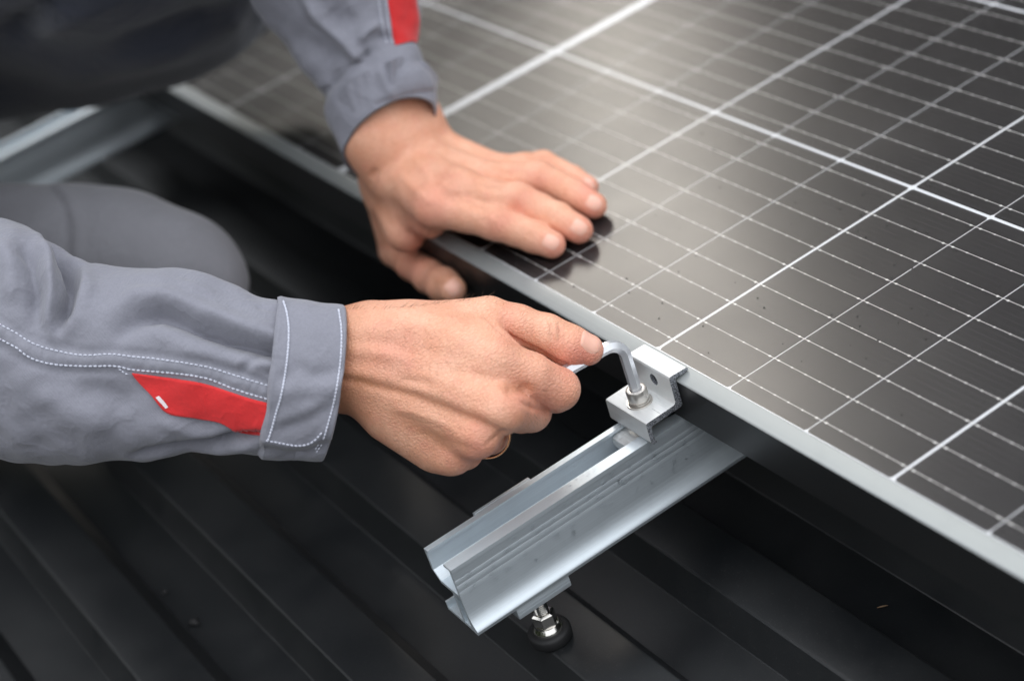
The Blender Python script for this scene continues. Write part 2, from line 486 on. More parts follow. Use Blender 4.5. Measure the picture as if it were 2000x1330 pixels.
def rail_polys():
    P = []
    q = lambda *a: P.append(list(a))
    q((.6, -24.7), (2.4, -24.7), (2.4, -26.3), (.6, -26.3)); q((2.4, -24.7), (4.2, -24.7), (4.2, -26.3), (2.4, -26.3))
    q((.6, -26.3), (2.4, -26.3), (2.4, -37), (.6, -37.4)); q((.6, -37.4), (2.4, -37), (7, -41.4), (6.2, -43.2))
    q((7, -41.4), (16.6, -41.4), (16.6, -43.2), (6.2, -43.2)); q((16.6, -41.4), (18, -41.4), (18, -43.2), (16.6, -43.2)); q((18, -41.4), (23.4, -41.4), (23.4, -43.2), (18, -43.2))
    q((16.6, -43.2), (18, -43.2), (18, -61), (16.6, -61))
    q((1, -57.4), (2.4, -57.4), (2.4, -61), (1, -61)); q((1, -61), (2.4, -61), (2.4, -62.6), (1, -62.6)); q((2.4, -61), (16.6, -61), (16.6, -62.6), (2.4, -62.6))
    q((16.6, -61), (18, -61), (18, -62.6), (16.6, -62.6)); q((18, -61), (23.9, -61), (23.9, -62.9), (18, -62.6))
    q((18.6, -24.7), (23.4, -24.7), (23.4, -26.1), (18.6, -26.1)); q((23.4, -24.7), (25.6, -24.9), (25.7, -26.1), (23.4, -26.1))
    zs = [(-26.1, 25.7), (-27.6, 25.5), (-28.0, 25.0), (-31.6, 25.0), (-32.0, 24.86), (-32.4, 25.0), (-34.9, 25.0), (-35.2, 24.88), (-35.5, 25.0), (-38.6, 25.0), (-38.9, 24.9), (-39.2, 25.0), (-41.4, 25.0), (-43.2, 25.0), (-47, 25.0), (-50, 25.0), (-52, 25.06), (-54, 25.36), (-55.6, 25.85), (-57, 26.5), (-58.3, 27.25), (-59.5, 28.1), (-60.5, 29.0), (-60.6, 29.05)]
    for (za, xa), (zb, xb) in zip(zs[:-1], zs[1:]):
        q((23.4, za), (xa, za), (xb, zb), (23.4, zb))
    q((23.4, -60.6), (29.05, -60.6), (29.3, -61.2), (28.6, -63.3), (23.9, -62.9), (23.9, -61))
    return P
def make_rail(label, dx, group):
    r = thing('mounting_rail', label, 'rail', (dx + 12, -147.5, -63.4), group)
    bm = section_mesh([[(p[0] + dx, p[1]) for p in q] for q in rail_polys()], -147.5, 1045.0)
    mb = MB(); mb.bm(bm); mb.build('profile', M['alu_y'], r, smooth=True, sharp=24)
    return r
rail = make_rail('bright aluminium rail with wet side and cut end, below the clamp', 0.0, 'mounting rails')
rail_b = make_rail('blurred aluminium rail behind the bent knee, far from the clamp', -712.0, 'mounting rails')

def dome(mb, c, n, r, h, t=None, stretch=1.0):
    """a flat drop: a few rings of a spherical cap on a surface with normal n"""
    n = unit(n); t = unit(np.cross(n, (0.3, .7, .2))) if t is None else unit(t); w = np.cross(n, t)
    v = []; k = 10
    for ph in (0, .5, .8):
        rr = r * math.cos(ph * math.pi / 2 * 1.0); hh = h * math.sin(ph * math.pi / 2)
        v += [np.asarray(c) + t * rr * stretch * math.cos(2 * math.pi * i / k) + w * rr * math.sin(2 * math.pi * i / k) + n * hh for i in range(k)]
    v.append(np.asarray(c) + n * h)
    f = [(a * k + i, a * k + (i + 1) % k, (a + 1) * k + (i + 1) % k, (a + 1) * k + i) for a in range(2) for i in range(k)]
    f += [(2 * k + i, 2 * k + (i + 1) % k, 3 * k) for i in range(k)]
    mb.add(v, f)

def rail_drops():
    mb = MB()
    for i in range(130):
        y = rng.uniform(-146, -12); z = -29 - abs(rng.gauss(0, 11)) if i % 3 else rng.uniform(-50, -29)
        if z < -48: continue
        r = rng.choice([.45, .55, .65, .8, .95, 1.25])
        dome(mb, (25.02, y, z), (1, 0, 0), r, r * .6, (0, rng.uniform(-.4, .4), 1), rng.uniform(1, 1.9))
    for i in range(26):
        r = rng.uniform(.25, .5); dome(mb, (rng.uniform(19.2, 23.2), rng.uniform(-140, -40), -24.68), (0, 0, 1), r, r * .6)
    mb.build('water_drops', M['water'], rail, smooth=True, kind='stuff')
rail_drops()

# ------------------------------------------------------------------ roof foot under the rail
def roof_foot():
    cx, cy = 13.0, -108.0
    t = thing('roof_foot', 'small roof foot with hanger bolt and black rubber washer under the wet rail', 'rail foot', (cx, cy, ROOF_Z))
    mb = MB(); mb.box((-3.6, -125.3, -70.4), (27.6, -94.6, -63.6), 0, .5)
    for k in range(2): mb.box((27.55, -125.2, -66.4 - k * 1.7), (27.65, -94.7, -66.0 - k * 1.7), 0)
    mb.build('adapter_plate', M['alu_y'], t, smooth=True, sharp=30)
    mb = MB(); mb.box((-4.6, -117.2, -63.4), (.4, -84.4, -26.4), 0, .4); mb.box((-3.0, -117.0, -26.4), (-2.6, -84.6, -26.25), 0)
    mb.build('side_jaw', M['alu_y'], t, smooth=True, sharp=30)
    pts = []; rad = []
    z = -70.5
    mb = MB()
    prof = []
    while z > -92:
        prof += [(3.0, z), (3.6, z - .55)]; z -= 1.1
    mb.lathe((cx, cy), prof[::-1], 20); mb.build('threaded_rod', M['zinc'], t, smooth=True, sharp=30)
    mb = MB()
    def hexp(r, z, ph=.35): return [(cx + r * math.cos(ph + k * math.pi / 3), cy + r * math.sin(ph + k * math.pi / 3), z) for k in range(6)]
    # hexagon nut with bevelled top and flange
    rings = [hexp(4.7, -86.0), hexp(5.9, -86.9), hexp(6.0, -93.4)]
    v = [p for r in rings for p in r]; f = [(a * 6 + k, (a + 1) * 6 + k, (a + 1) * 6 + (k + 1) % 6, a * 6 + (k + 1) % 6) for a in range(2) for k in range(6)] + [tuple(range(6))]
    mb.add(v, f); mb.build('hex_nut', M['zinc'], t, smooth=True, sharp=20)
    mb = MB(); mb.lathe((cx, cy), [(7.9, -96.6), (7.9, -95.6), (7.5, -94.9), (6.3, -93.2), (4.0, -92.6)], 32); mb.build('steel_flange', M['zinc'], t, smooth=True, sharp=40)
    mb = MB(); mb.lathe((cx, cy), [(10.2, ROOF_Z), (10.9, ROOF_Z + .8), (10.9, -98.2), (10.2, -97.0), (8, -96.4)], 32); mb.build('rubber_washer', M['rubber'], t, smooth=True, sharp=50)
roof_foot()

# ------------------------------------------------------------------ solar panel
BUS = 18.44; ROW = 9 * BUS + 1.8; PITCH = 55.4; MAIN = 1.2
MID = -6 * PITCH - 2 * MAIN - 3.35
def line_x(u):
    return u * PITCH + MAIN * (u / 3 if u % 3 == 0 else math.floor(u / 3) + .5)
def build_panel():
    x1 = line_x(12) + 6; x0 = 2 * MID - x1
    y0, y1 = -1.3, 6 * ROW + .5
    t = thing('solar_panel', 'large dark solar panel with white cell gridlines and silver frame', 'solar panel', (MID, 500, -24.5))
    # frame: lip with a flat inner strip and a slope, black side wall, bottom flange
    prof = [(0, -.35), (0, .75), (.4, 1.0), (2.4, 1.02), (9.1, -.35), (9.7, -.8), (9.8, -24.5), (-14, -24.5), (-14, -23), (8.2, -23), (8.2, -1.6)]
    def bar(sgn, yb, a, b):
        mb = MB(); n = len(prof)
        pr = [(yb + sgn * p[0], p[1]) for p in prof]
        mb.extrude(pr, 'x', a, b)
        mi = [0 if np.mean([mb.v[i][2] for i in q]) > -.75 and len(q) == 4 else 1 for q in mb.f]
        mb.m = mi
        return mb
    bar(-1, y0, x0 - 12, x1 + 12).build('frame_bar', [M['alu_frame'], M['black']], t, smooth=True, sharp=20)
    bar(1, y1, x0 - 12, x1 + 12).build('frame_bar', [M['alu_frame'], M['black']], t, smooth=True, sharp=20)
    for sgn, xb in ((-1, x0), (1, x1)):
        mb = MB(); mb.extrude([(xb + sgn * p[0], p[1]) for p in prof], 'y', y0 + .01, y1 - .01)
        mb.m = [0 if np.mean([mb.v[i][2] for i in q]) > -.75 and len(q) == 4 else 1 for q in mb.f]
        mb.build('frame_bar', [M['alu_frame'], M['black']], t, smooth=True, sharp=20)
    mb = MB(); mb.box((x0 + .05, y0 + .05, -1.2), (x1 - .05, y1 - .05, -.45)); mb.build('backsheet', M['backsheet'], t)
    # cells
    g = lambda u: .95 if u % 3 == 0 else .38
    me = {}
    off = base_of(t)
    for u in range(-6, 12):
        a = line_x(u) + g(u); b = line_x(u + 1) - g(u + 1)
        w = round(b - a, 2)
        for side in (0, 1):
            xa = a if side == 0 else 2 * MID - b
            for r in range(6):
                if w not in me:
                    mb = MB(); c = 1.6; h_ = 9 * BUS - .3
                    outl = [(c * .6, 0), (w - c * .6, 0), (w, c), (w, h_ - c), (w - c * .6, h_), (c * .6, h_), (0, h_ - c), (0, c)]
                    mb.add([(p[0], p[1], 0) for p in outl] + [(p[0], p[1], -.16) for p in outl], [tuple(range(8))] + [(k, k + 8, (k + 1) % 8 + 8, (k + 1) % 8) for k in range(8)])
                    mm = bpy.data.meshes.new('cell'); mm.from_pydata((np.array(mb.v) * MM).tolist(), [], mb.f); mm.materials.append(M['cell']); me[w] = mm
                o = bpy.data.objects.new('cell', me[w]); COL.objects.link(o); o.parent = t
                o.location = [(p - q) * MM for p, q in zip((xa, r * ROW + .15, -.27), off)]
    # tinned ribbons with solder pads, one object per ribbon
    mb = MB(); mb.box((x0 + 4, -.14, -.27), (MID - 4.5, .14, -.17)); mb.box((MID + 4.5, -.14, -.27), (x1 - 4, .14, -.17)); mb.box((MID - 4.5, -.14, -.27), (MID + 4.5, .14, -.2))
    def pad(x, l=.75, w=.52):
        o8 = [(x - l, 0), (x - l * .6, -w), (x + l * .6, -w), (x + l, 0), (x + l * .6, w), (x - l * .6, w)]
        mb.add([(p[0], p[1], -.26) for p in o8] + [(x + (p[0] - x) * .55, p[1] * .55, -.13) for p in o8], [(6, 7, 8, 9, 10, 11)] + [(k, (k + 1) % 6, (k + 1) % 6 + 6, k + 6) for k in range(6)])
    for u in range(-6, 12):
        a, b = line_x(u), line_x(u + 1)
        for k in range(6):
            x = a + 3.3 + k * (b - a - 6.6) / 5
            big = 1.25 if k in (0, 5) else 1.0
            pad(x, .72 * big, .48 * big); pad(2 * MID - x, .72 * big, .48 * big)
    rm = bpy.data.meshes.new('busbar_ribbon'); rm.from_pydata((np.array(mb.v) * MM).tolist(), [], mb.f); rm.materials.append(M['ribbon'])
    for r in range(6):
        for k in range(9):
            o = bpy.data.objects.new('busbar_ribbon', rm); COL.objects.link(o); o.parent = t
            o.location = [(p - q) * MM for p, q in zip((0, r * ROW + (k + .5) * BUS, 0), off)]
    mb = MB()
    v = [(x0 + .02, y0 + .02), (x1 - .02, y0 + .02), (x1 - .02, y1 - .02), (x0 + .02, y1 - .02)]
    mb.add([(*p, 0) for p in v], [(0, 1, 2, 3)], 0)
    mb.add([(*p, -.1) for p in v] + [(*p, 0) for p in v], [(3, 2, 1, 0)] + [(k, (k + 1) % 4, (k + 1) % 4 + 4, k + 4) for k in range(4)], 1)
    mb.build('glass_sheet', [M['glass'], M['clear']], t)
    # drops of rain left on the glass
    mb = MB()
    for i in range(1500):
        x = rng.uniform(-160, 330); y = rng.uniform(3, 330)
        dens = .85 * math.exp(-((x - 75) / 60) ** 2 - ((y - 120) / 55) ** 2) + .35 * math.exp(-((x - 20) / 120) ** 2 - ((y - 110) / 90) ** 2)
        if rng.random() > dens * .6 + .01: continue
        r = rng.choice([.3, .34, .38, .44, .52, .62])
        dome(mb, (x, y, .005), (0, 0, 1), r, r * .85)
    mb.build('water_droplets', M['drop'], smooth=True, kind='stuff', label='tiny rain droplets scattered over the panel glass', cat='water drops', base=(100, 100, 0))
build_panel()

# ------------------------------------------------------------------ end clamp with its screw
CX, CY = 13.0, -24.3
def build_clamp():
    t = thing('end_clamp', 'stepped aluminium end clamp gripping the silver panel frame', 'clamp', (CX, CY, -24.6))
    teeth = []
    y = -11.0
    while y < -4.2: teeth += [(y, 1.35), (y + .55, .95), (y + 1.0, 1.35)]; y += 1.15
    prof = [(-3.4, 1.7), (-3.5, 2.7), (-4.3, 3.35), (-13.0, 3.7), (-14.1, 3.45), (-14.6, 2.6), (-14.95, -10.2), (-15.5, -11.2), (-16.3, -11.6), (-32.2, -11.9), (-33.0, -12.2), (-33.3, -13.0), (-33.5, -22.4), (-33.0, -23.7),
            (-32.2, -24.5), (-30.6, -24.5), (-30.3, -23.6), (-31.0, -22.8), (-31.0, -15.6), (-30.5, -14.9), (-12.4, -14.4), (-11.5, -13.4), (-11.45, .6)] + [p for p in teeth if p[0] > -11.2]
    x0, x1 = -3.8, 30.0
    mb = MB(); mb.extrude(prof, 'x', x0, x1)
    mb.m = [1 if len(q) > 4 else 0 for q in mb.f]
    body = mb.build('clamp_body', [M['alu_x'], M['alu_cut']], t, smooth=True, sharp=22)
    c2 = MB(); c2.tube([(15.2, -20, -3.4), (15.2, -9, -3.4)], 3.0, 24); cut = c2.build('web_hole', M['alu_cut'], t)
    md = body.modifiers.new('hole', 'BOOLEAN'); md.object = cut; md.operation = 'DIFFERENCE'; md.solver = 'EXACT'
    dg = bpy.context.evaluated_depsgraph_get(); nm = bpy.data.meshes.new_from_object(body.evaluated_get(dg)); body.modifiers.clear(); body.data = nm
    bpy.data.objects.remove(cut)
    # stamped characters and a scribed line on the base
    mb = MB()
    def stroke(a, b, w=.16):
        a, b = np.array(a), np.array(b); d = unit(b - a); n = np.array([-d[1], d[0]]) * w
        zz = lambda p: -11.61 - (-16.3 - p[1]) * .019 + .02
        q = [a - n, b - n, b + n, a + n]
        mb.add([(p[0], p[1], zz(p) + .12) for p in q] + [(p[0], p[1], zz(p) - .1) for p in q], [(0, 1, 2, 3)] + [(k, k + 4, (k + 1) % 4 + 4, (k + 1) % 4) for k in range(4)])
    X = 27.6
    for gl in ('H', 'A', 'I', 'H', 'I', '/'):
        ya, yb = -19.9, -17.5
        if gl == 'H': stroke((X, ya), (X, yb)); stroke((X - 1.3, ya), (X - 1.3, yb)); stroke((X, (ya + yb) / 2), (X - 1.3, (ya + yb) / 2)); X -= 2.1
        elif gl == 'A': stroke((X, ya), (X - .7, yb)); stroke((X - 1.4, ya), (X - .7, yb)); X -= 2.1
        elif gl == 'I': stroke((X - .2, ya), (X - .2, yb)); X -= 1.2
        else: stroke((X, ya), (X - 1.2, yb)); X -= 2
    mb.build('stamped_marks', M['alu_x'], t, kind='stuff')
    mb = MB(); mb.box((22.5, -24.1, -11.9), (29.95, -23.95, -11.68)); mb.build('scribed_line', M['alu_cut'], t)
    # cap screw: washer, lock ring, head with hexagon socket
    mb = MB(); mb.lathe((CX, CY), [(6.4, -11.9), (6.5, -11.5), (6.4, -11.0), (3, -10.9)], 36); mb.build('washer', M['steel'], t, smooth=True, sharp=40)
    mb = MB(); mb.lathe((CX, CY), [(5.5, -10.9), (5.7, -10.5), (5.5, -10.0), (3, -9.9)], 36); mb.build('lock_ring', M['steel'], t, smooth=True, sharp=40)
    mb = MB(); n = 36
    head = [(5.1, -9.9), (5.25, -9.5), (5.2, -4.4), (4.9, -3.75), (4.5, -3.6), (3.25, -3.6), (3.05, -3.9), (3.0, -8.5), (.1, -8.5)]
    mb.lathe((CX, CY), head, n); mb.build('cap_screw', M['steel'], t, smooth=True, sharp=40)
    # sliding nut inside the rail channel
    mb = MB(); pr = [(-13, -27.2), (-37.0, -27.2), (-39.2, -28.6), (-39.8, -31), (-39.0, -34), (-37, -36.5), (-34, -38.2), (-30, -38.6), (-13, -38.6)]
    mb.extrude(pr, 'x', 3.2, 22.6); mb.box((8, -38.6, -27.2), (8.5, -14, -27.05))
    mb.build('channel_nut', M['alu_x'], t, smooth=True, sharp=30)
    # loose shavings-like drops beside the nut
build_clamp()

# ------------------------------------------------------------------ hexagon key
KEY_Z = 24.6
KEY_C = V3(CX, CY, KEY_Z)
KEY_D = None
def build_key():
    global KEY_D
    t = thing('hex_key', 'bent steel hexagon key turning the clamp screw', 'hex key', (CX, CY, -8))
    far = on_z(1120, 716.5, KEY_Z)
    d = unit(far - KEY_C); KEY_D = d
    pts = [V3(CX, CY, -8.2), V3(CX, CY, 0), V3(CX, CY, 10)]
    R_ = 8.5; c0 = KEY_C - V3(0, 0, R_) + d * R_
    for k in range(0, 13):
        a = k / 12 * math.pi / 2
        pts.append(c0 - d * R_ * math.cos(a) + V3(0, 0, R_ * math.sin(a)))
    pts += [KEY_C + d * 45, KEY_C + d * 66]
    mb = MB(); mb.tube(pts, 2.95, 6, ref=np.cross(d, (0, 0, 1)), phase=math.pi / 6)
    mb.build('key_bar', M['chrome'], t, smooth=True, sharp=25)
build_key()

# ------------------------------------------------------------------ sculpting by distance fields
def capd(P, a, b, ra, rb, n=None, s=1.0):
    a = np.asarray(a, np.float32); b = np.asarray(b, np.float32)
    ba = b - a; l2 = float(ba @ ba) + 1e-9
    pa = P - a
    h = np.clip((pa @ ba) / l2, 0, 1)
    v = pa - h[:, None] * ba
    if n is not None and s != 1.0:
        n = np.asarray(n, np.float32)
        v = v + (v @ n)[:, None] * (n * np.float32(s - 1.0))
    return np.sqrt((v * v).sum(1)) - (ra + h * (rb - ra))
def smin(a, b, k):
    h = np.maximum(k - np.abs(a - b), 0) / k
    return np.minimum(a, b) - h * h * k * .25
def chain(P, pts, rad, k=2.0, n=None, s=1.0):
    d = None
    for i in range(len(pts) - 1):
        c = capd(P, pts[i], pts[i + 1], rad[i], rad[i + 1], n, s)
        d = c if d is None else smin(d, c, k)
    return d

def surface_nets(fn, lo, hi, h):
    B = 8
    lo = np.array(lo, np.float32); dims = np.ceil((np.array(hi) - lo) / h / B).astype(int) * B
    nb = dims // B
    ii = np.stack(np.meshgrid(*[np.arange(k) for k in nb], indexing='ij'), -1).reshape(-1, 3)
    cen = lo + (ii * B + (B - 1) / 2) * h
    dc = fn(cen.astype(np.float32))
    D = np.repeat(np.repeat(np.repeat(dc.reshape(nb), B, 0), B, 1), B, 2).astype(np.float32)
    act = ii[np.abs(dc) < B * h * .9 + 6]
    loc = np.stack(np.meshgrid(*[np.arange(B)] * 3, indexing='ij'), -1).reshape(-1, 3)
    for s in range(0, len(act), 400):
        blk = act[s:s + 400]
        g = (blk[:, None, :] * B + loc[None]).reshape(-1, 3)
        D[g[:, 0], g[:, 1], g[:, 2]] = fn((lo + g * h).astype(np.float32))
    S = D < 0
    corners = [(i, j, k) for i in (0, 1) for j in (0, 1) for k in (0, 1)]
    sl = lambda A, c: A[c[0]:A.shape[0] - 1 + c[0], c[1]:A.shape[1] - 1 + c[1], c[2]:A.shape[2] - 1 + c[2]]
    cnt = sum(sl(S, c).astype(np.int8) for c in corners)
    mask = (cnt > 0) & (cnt < 8)
    cells = np.argwhere(mask)
    vid = -np.ones(mask.shape, np.int32); vid[tuple(cells.T)] = np.arange(len(cells))
    acc = np.zeros((len(cells), 3)); num = np.zeros(len(cells))
    for a in corners:
        for ax in range(3):
            if a[ax]: continue
            b = list(a); b[ax] = 1
            da = D[cells[:, 0] + a[0], cells[:, 1] + a[1], cells[:, 2] + a[2]]; db = D[cells[:, 0] + b[0], cells[:, 1] + b[1], cells[:, 2] + b[2]]
            x = (da < 0) != (db < 0)
            t = np.where(x, da / np.where(x, da - db, 1), 0)
            p = np.array(a, float)[None] + t[:, None] * np.eye(3)[ax][None]
            acc[x] += p[x]; num[x] += 1
    V = lo + (cells + acc / num[:, None]) * h
    F = []
    for ax in range(3):
        u, w = (ax + 1) % 3, (ax + 2) % 3
        sl0 = [slice(None)] * 3; sl1 = [slice(None)] * 3
        sl0[ax] = slice(0, -1); sl1[ax] = slice(1, None)
        x = S[tuple(sl0)] != S[tuple(sl1)]
        e = np.argwhere(x)
        ok = (e[:, u] > 0) & (e[:, w] > 0) & (e[:, u] < mask.shape[u]) & (e[:, w] < mask.shape[w]); e = e[ok]
        q = []
        for du, dw in ((1, 1), (0, 1), (0, 0), (1, 0)):
            c = e.copy(); c[:, u] -= du; c[:, w] -= dw; q.append(vid[tuple(c.T)])
        q = np.stack(q, 1); flip = ~S[tuple(e.T)]
        q[flip] = q[flip][:, ::-1]; F.append(q)
    F = np.concatenate(F)
    return V, F[(F >= 0).all(1)]

def vnormals(V, F):
    n = np.cross(V[F[:, 2]] - V[F[:, 0]], V[F[:, 3]] - V[F[:, 1]])
    N = np.zeros_like(V)
    for k in range(4): np.add.at(N, F[:, k], n)
    return N / (np.linalg.norm(N, axis=1, keepdims=True) + 1e-9)
def relax(V, F, it=2, w=.5):
    for _ in range(it):
        A = np.zeros_like(V); c = np.zeros(len(V))
        for k in range(4):
            for o in (1, 3):
                np.add.at(A, F[:, k], V[F[:, (k + o) % 4]]); np.add.at(c, F[:, k], 1)
        V = V * (1 - w) + w * A / np.maximum(c, 1)[:, None]
    return V
def seg_dist(Q, line):
    """distance from points Q (n,k) to a polyline, and the position 0..1 along it"""
    L = np.asarray(line, float); best = np.full(len(Q), 1e9); par = np.zeros(len(Q)); m_ = len(L) - 1
    for i in range(m_):
        ab = L[i + 1] - L[i]; t = np.clip(((Q - L[i]) @ ab) / (ab @ ab + 1e-9), 0, 1)
        d = np.linalg.norm(Q - L[i] - t[:, None] * ab, axis=1)
        up = d < best; best[up] = d[up]; par[up] = (i + t[up]) / m_
    return best, par
def strokes(V, N, items):
    """press (amp < 0) or raise (amp > 0) furrows and ridges drawn over the visible side"""
    px, dep = to_px(V)
    face = -(N * unit_rows(V - CAM_C)).sum(1)
    wgt = np.clip((face + .05) / .35, 0, 1)
    off = np.zeros(len(V))
    for line, sig, amp, *rest in items:
        d, par = seg_dist(px, line)
        tp = rest[0] if rest else 'both'
        e = np.clip(np.minimum(par, 1 - par) * 5, 0, 1) if tp == 'both' else (np.clip(par * 4, 0, 1) if tp == 'in' else (np.clip((1 - par) * 4, 0, 1) if tp == 'out' else 1.0))
        e = .25 + .75 * e if tp != 'none' else e
        off += amp * np.exp(-(d / sig) ** 2) * e * wgt
    return V + N * off[:, None]
unit_rows = lambda A: A / (np.linalg.norm(A, axis=1, keepdims=True) + 1e-9)

# ------------------------------------------------------------------ right hand, closed round the key
FWD = CAM_R[2]; UPV = -CAM_R[1]; RGT = CAM_R[0]
D_ = at_depth
def right_hand():
    wr = (690, 703, 912)
    core = [  # a, b, ra, rb, flatten axis, flatten, blend
        ((470, 716, 928), wr, 19, 23.2, FWD, 1.25, 8),
        (wr, (765, 712, 910), 23.2, 24.5, FWD, 1.3, 9),
        ((750, 705, 912), (905, 752, 904), 22, 25, FWD, 1.45, 9),
        ((720, 650, 905), (965, 705, 889), 12.5, 11.6, None, 1, 7),     # metacarpals
        ((720, 688, 901), (978, 797, 882), 12, 11.6, None, 1, 6),
        ((715, 735, 903), (928, 848, 886), 12, 11, None, 1, 6),
        ((735, 770, 906), (884, 884, 897), 12, 9.6, None, 1, 6),
        ((768, 808, 910), (852, 868, 906), 14, 12.8, None, 1, 9),       # heel of the hand
        ((800, 655, 902), (945, 682, 895), 14.5, 12.5, None, 1, 8),     # muscle between thumb and finger
        ((735, 645, 910), (955, 621, 910), 11, 10.0, None, 1, 8),       # thumb metacarpal
    ]
    core = [(D_(*a), D_(*b), ra, rb, n, s, k) for a, b, ra, rb, n, s, k in core]
    thumb = ([D_(*p) for p in ((955, 621, 910), (1012, 635, 911), (1068, 652, 912), (1110, 674, 913), (1148, 683, 914))], [10.1, 8.9, 8.7, 9.2, 7.5])
    fing = [
        ([D_(*p) for p in ((962, 706, 889), (1035, 735, 894), (1090, 760, 902))], [11.6, 10.9, 10.0]),
        ([D_(*p) for p in ((1090, 760, 902), (1085, 768, 922), (1020, 775, 938))], [10.0, 9.0, 8.0]),
        ([D_(*p) for p in ((978, 797, 882), (1036, 803, 908))], [11.4, 9.6]),
        ([D_(*p) for p in ((1036, 803, 908), (1018, 808, 930), (960, 800, 940))], [9.6, 9.0, 8.0]),
        ([D_(*p) for p in ((928, 848, 886), (955, 849, 918))], [11, 9.2]),
        ([D_(*p) for p in ((955, 849, 918), (930, 845, 938), (890, 830, 938))], [9.0, 8.6, 7.6]),
        ([D_(*p) for p in ((884, 884, 897), (908, 882, 922))], [9.6, 8.3]),
        ([D_(*p) for p in ((908, 882, 922), (885, 872, 936), (850, 850, 930))], [8.3, 7.6, 7.0]),
    ]
    def fn(P):
        d = None
        for a, b, ra, rb, n, s, k in core:
            c = capd(P, a, b, ra, rb, n, s); d = c if d is None else smin(d, c, k)
        f = None
        for i in range(0, 8, 2):
            c = smin(chain(P, *fing[i], 2.0), chain(P, *fing[i + 1], 2.0), 2.0)
            f = c if f is None else smin(f, c, .9)
        d = smin(d, f, 3.2)
        return smin(d, chain(P, *thumb, 4.0), 1.4)
    allp = np.array([p for a, b, *_ in core for p in (a, b)] + thumb[0] + [p for q, r in fing for p in q])
    lo, hi = allp.min(0) - 28, allp.max(0) + 16
    V, F = surface_nets(fn, lo, hi, .95)
    V = relax(V, F, 2, .5)
    N = vnormals(V, F)
    V = strokes(V, N, [
        ([(640, 738), (700, 745), (745, 757), (810, 774), (870, 797), (945, 828), (982, 846)], 8, -1.05, 'none'),
        ([(640, 722), (700, 728), (760, 740), (850, 770), (930, 802), (985, 822)], 11, .6),
        ([(720, 690), (800, 700), (900, 712), (990, 735)], 14, .7),
        ([(985, 757), (1012, 762), (1040, 758)], 13, -1.9),
        ([(1000, 775), (1040, 797), (1060, 801), (1082, 806)], 5, -1.2),
        ([(1036, 788), (1042, 797), (1040, 801)], 2.5, -.7),
        ([(770, 800), (800, 803), (850, 820), (885, 838)], 8, .5), ([(770, 812), (830, 828), (880, 850)], 11, -.5),
        ([(800, 830), (860, 858), (909, 874), (930, 887)], 11, -.8),
        ([(950, 868), (975, 850), (1000, 842)], 5, -.9),
        ([(775, 742), (810, 745), (850, 752)], 9, -.6),
        ([(688, 640), (760, 640), (840, 632)], 16, .5), ([(665, 660), (720, 668), (780, 672)], 12, -.7),
        ([(660, 705), (720, 705), (780, 715)], 12, -.5),
        ([(945, 618), (955, 622), (975, 641), (997, 658), (1030, 676), (1052, 686), (1080, 704), (1105, 714)], 3.6, -2.3, 'in'),
        # thumb joint folds
        ([(1068, 622), (1075, 632), (1077, 645), (1078, 656), (1082, 668)], 2.4, -1.15), ([(1091, 630), (1093, 645), (1092, 660), (1088, 672)], 2.0, -.75),
        ([(1060, 628), (1059, 645), (1057, 668)], 2.0, -.5), ([(1042, 640), (1040, 655), (1042, 668)], 2.0, -.4), ([(1102, 640), (1103, 655), (1101, 668)], 1.8, -.45), ([(1084, 628), (1086, 645), (1085, 660)], 3.5, .4),
        ([(1050, 625), (1050, 645), (1048, 670)], 3, .25), ([(1112, 646), (1114, 660)], 1.5, -.2), ([(1030, 630), (1028, 648), (1030, 664)], 1.8, -.18),
        # back of the wrist
        ([(700, 615), (702, 660), (700, 690)], 1.6, -.16), ([(716, 612), (719, 660), (716, 700)], 1.6, -.16), ([(732, 610), (736, 650), (734, 690)], 1.6, -.16), ([(748, 612), (753, 650), (752, 685)], 1.6, -.14),
        ([(764, 610), (770, 650), (770, 690)], 1.6, -.14), ([(690, 612), (691, 660)], 1.4, -.14), ([(780, 612), (787, 650)], 1.6, -.12),
        # pale scar-like ridge on the finger base, crow's feet on the web
        ([(1000, 700), (1040, 712), (1080, 728)], 12, .3),
    ])
    px, _ = to_px(V)
    g = lambda x, y, s: np.exp(-((px[:, 0] - x) ** 2 + (px[:, 1] - y) ** 2) / s ** 2)
    blush = .55 * g(1120, 705, 45) + .45 * g(1150, 690, 30) + .35 * g(1010, 765, 45) + .5 * g(930, 880, 40) + .35 * g(760, 690, 60) + .3 * g(1000, 655, 30) + .35 * g(1075, 790, 45)
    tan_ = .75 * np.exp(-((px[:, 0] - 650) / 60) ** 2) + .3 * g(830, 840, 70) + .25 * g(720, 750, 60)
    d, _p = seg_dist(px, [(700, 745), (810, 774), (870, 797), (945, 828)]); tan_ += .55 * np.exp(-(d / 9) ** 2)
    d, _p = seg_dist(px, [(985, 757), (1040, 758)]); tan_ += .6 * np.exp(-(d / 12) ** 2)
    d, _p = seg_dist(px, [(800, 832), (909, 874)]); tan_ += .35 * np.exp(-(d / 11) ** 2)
    return V, F, np.clip(blush, 0, 1), np.clip(tan_, 0, 1)

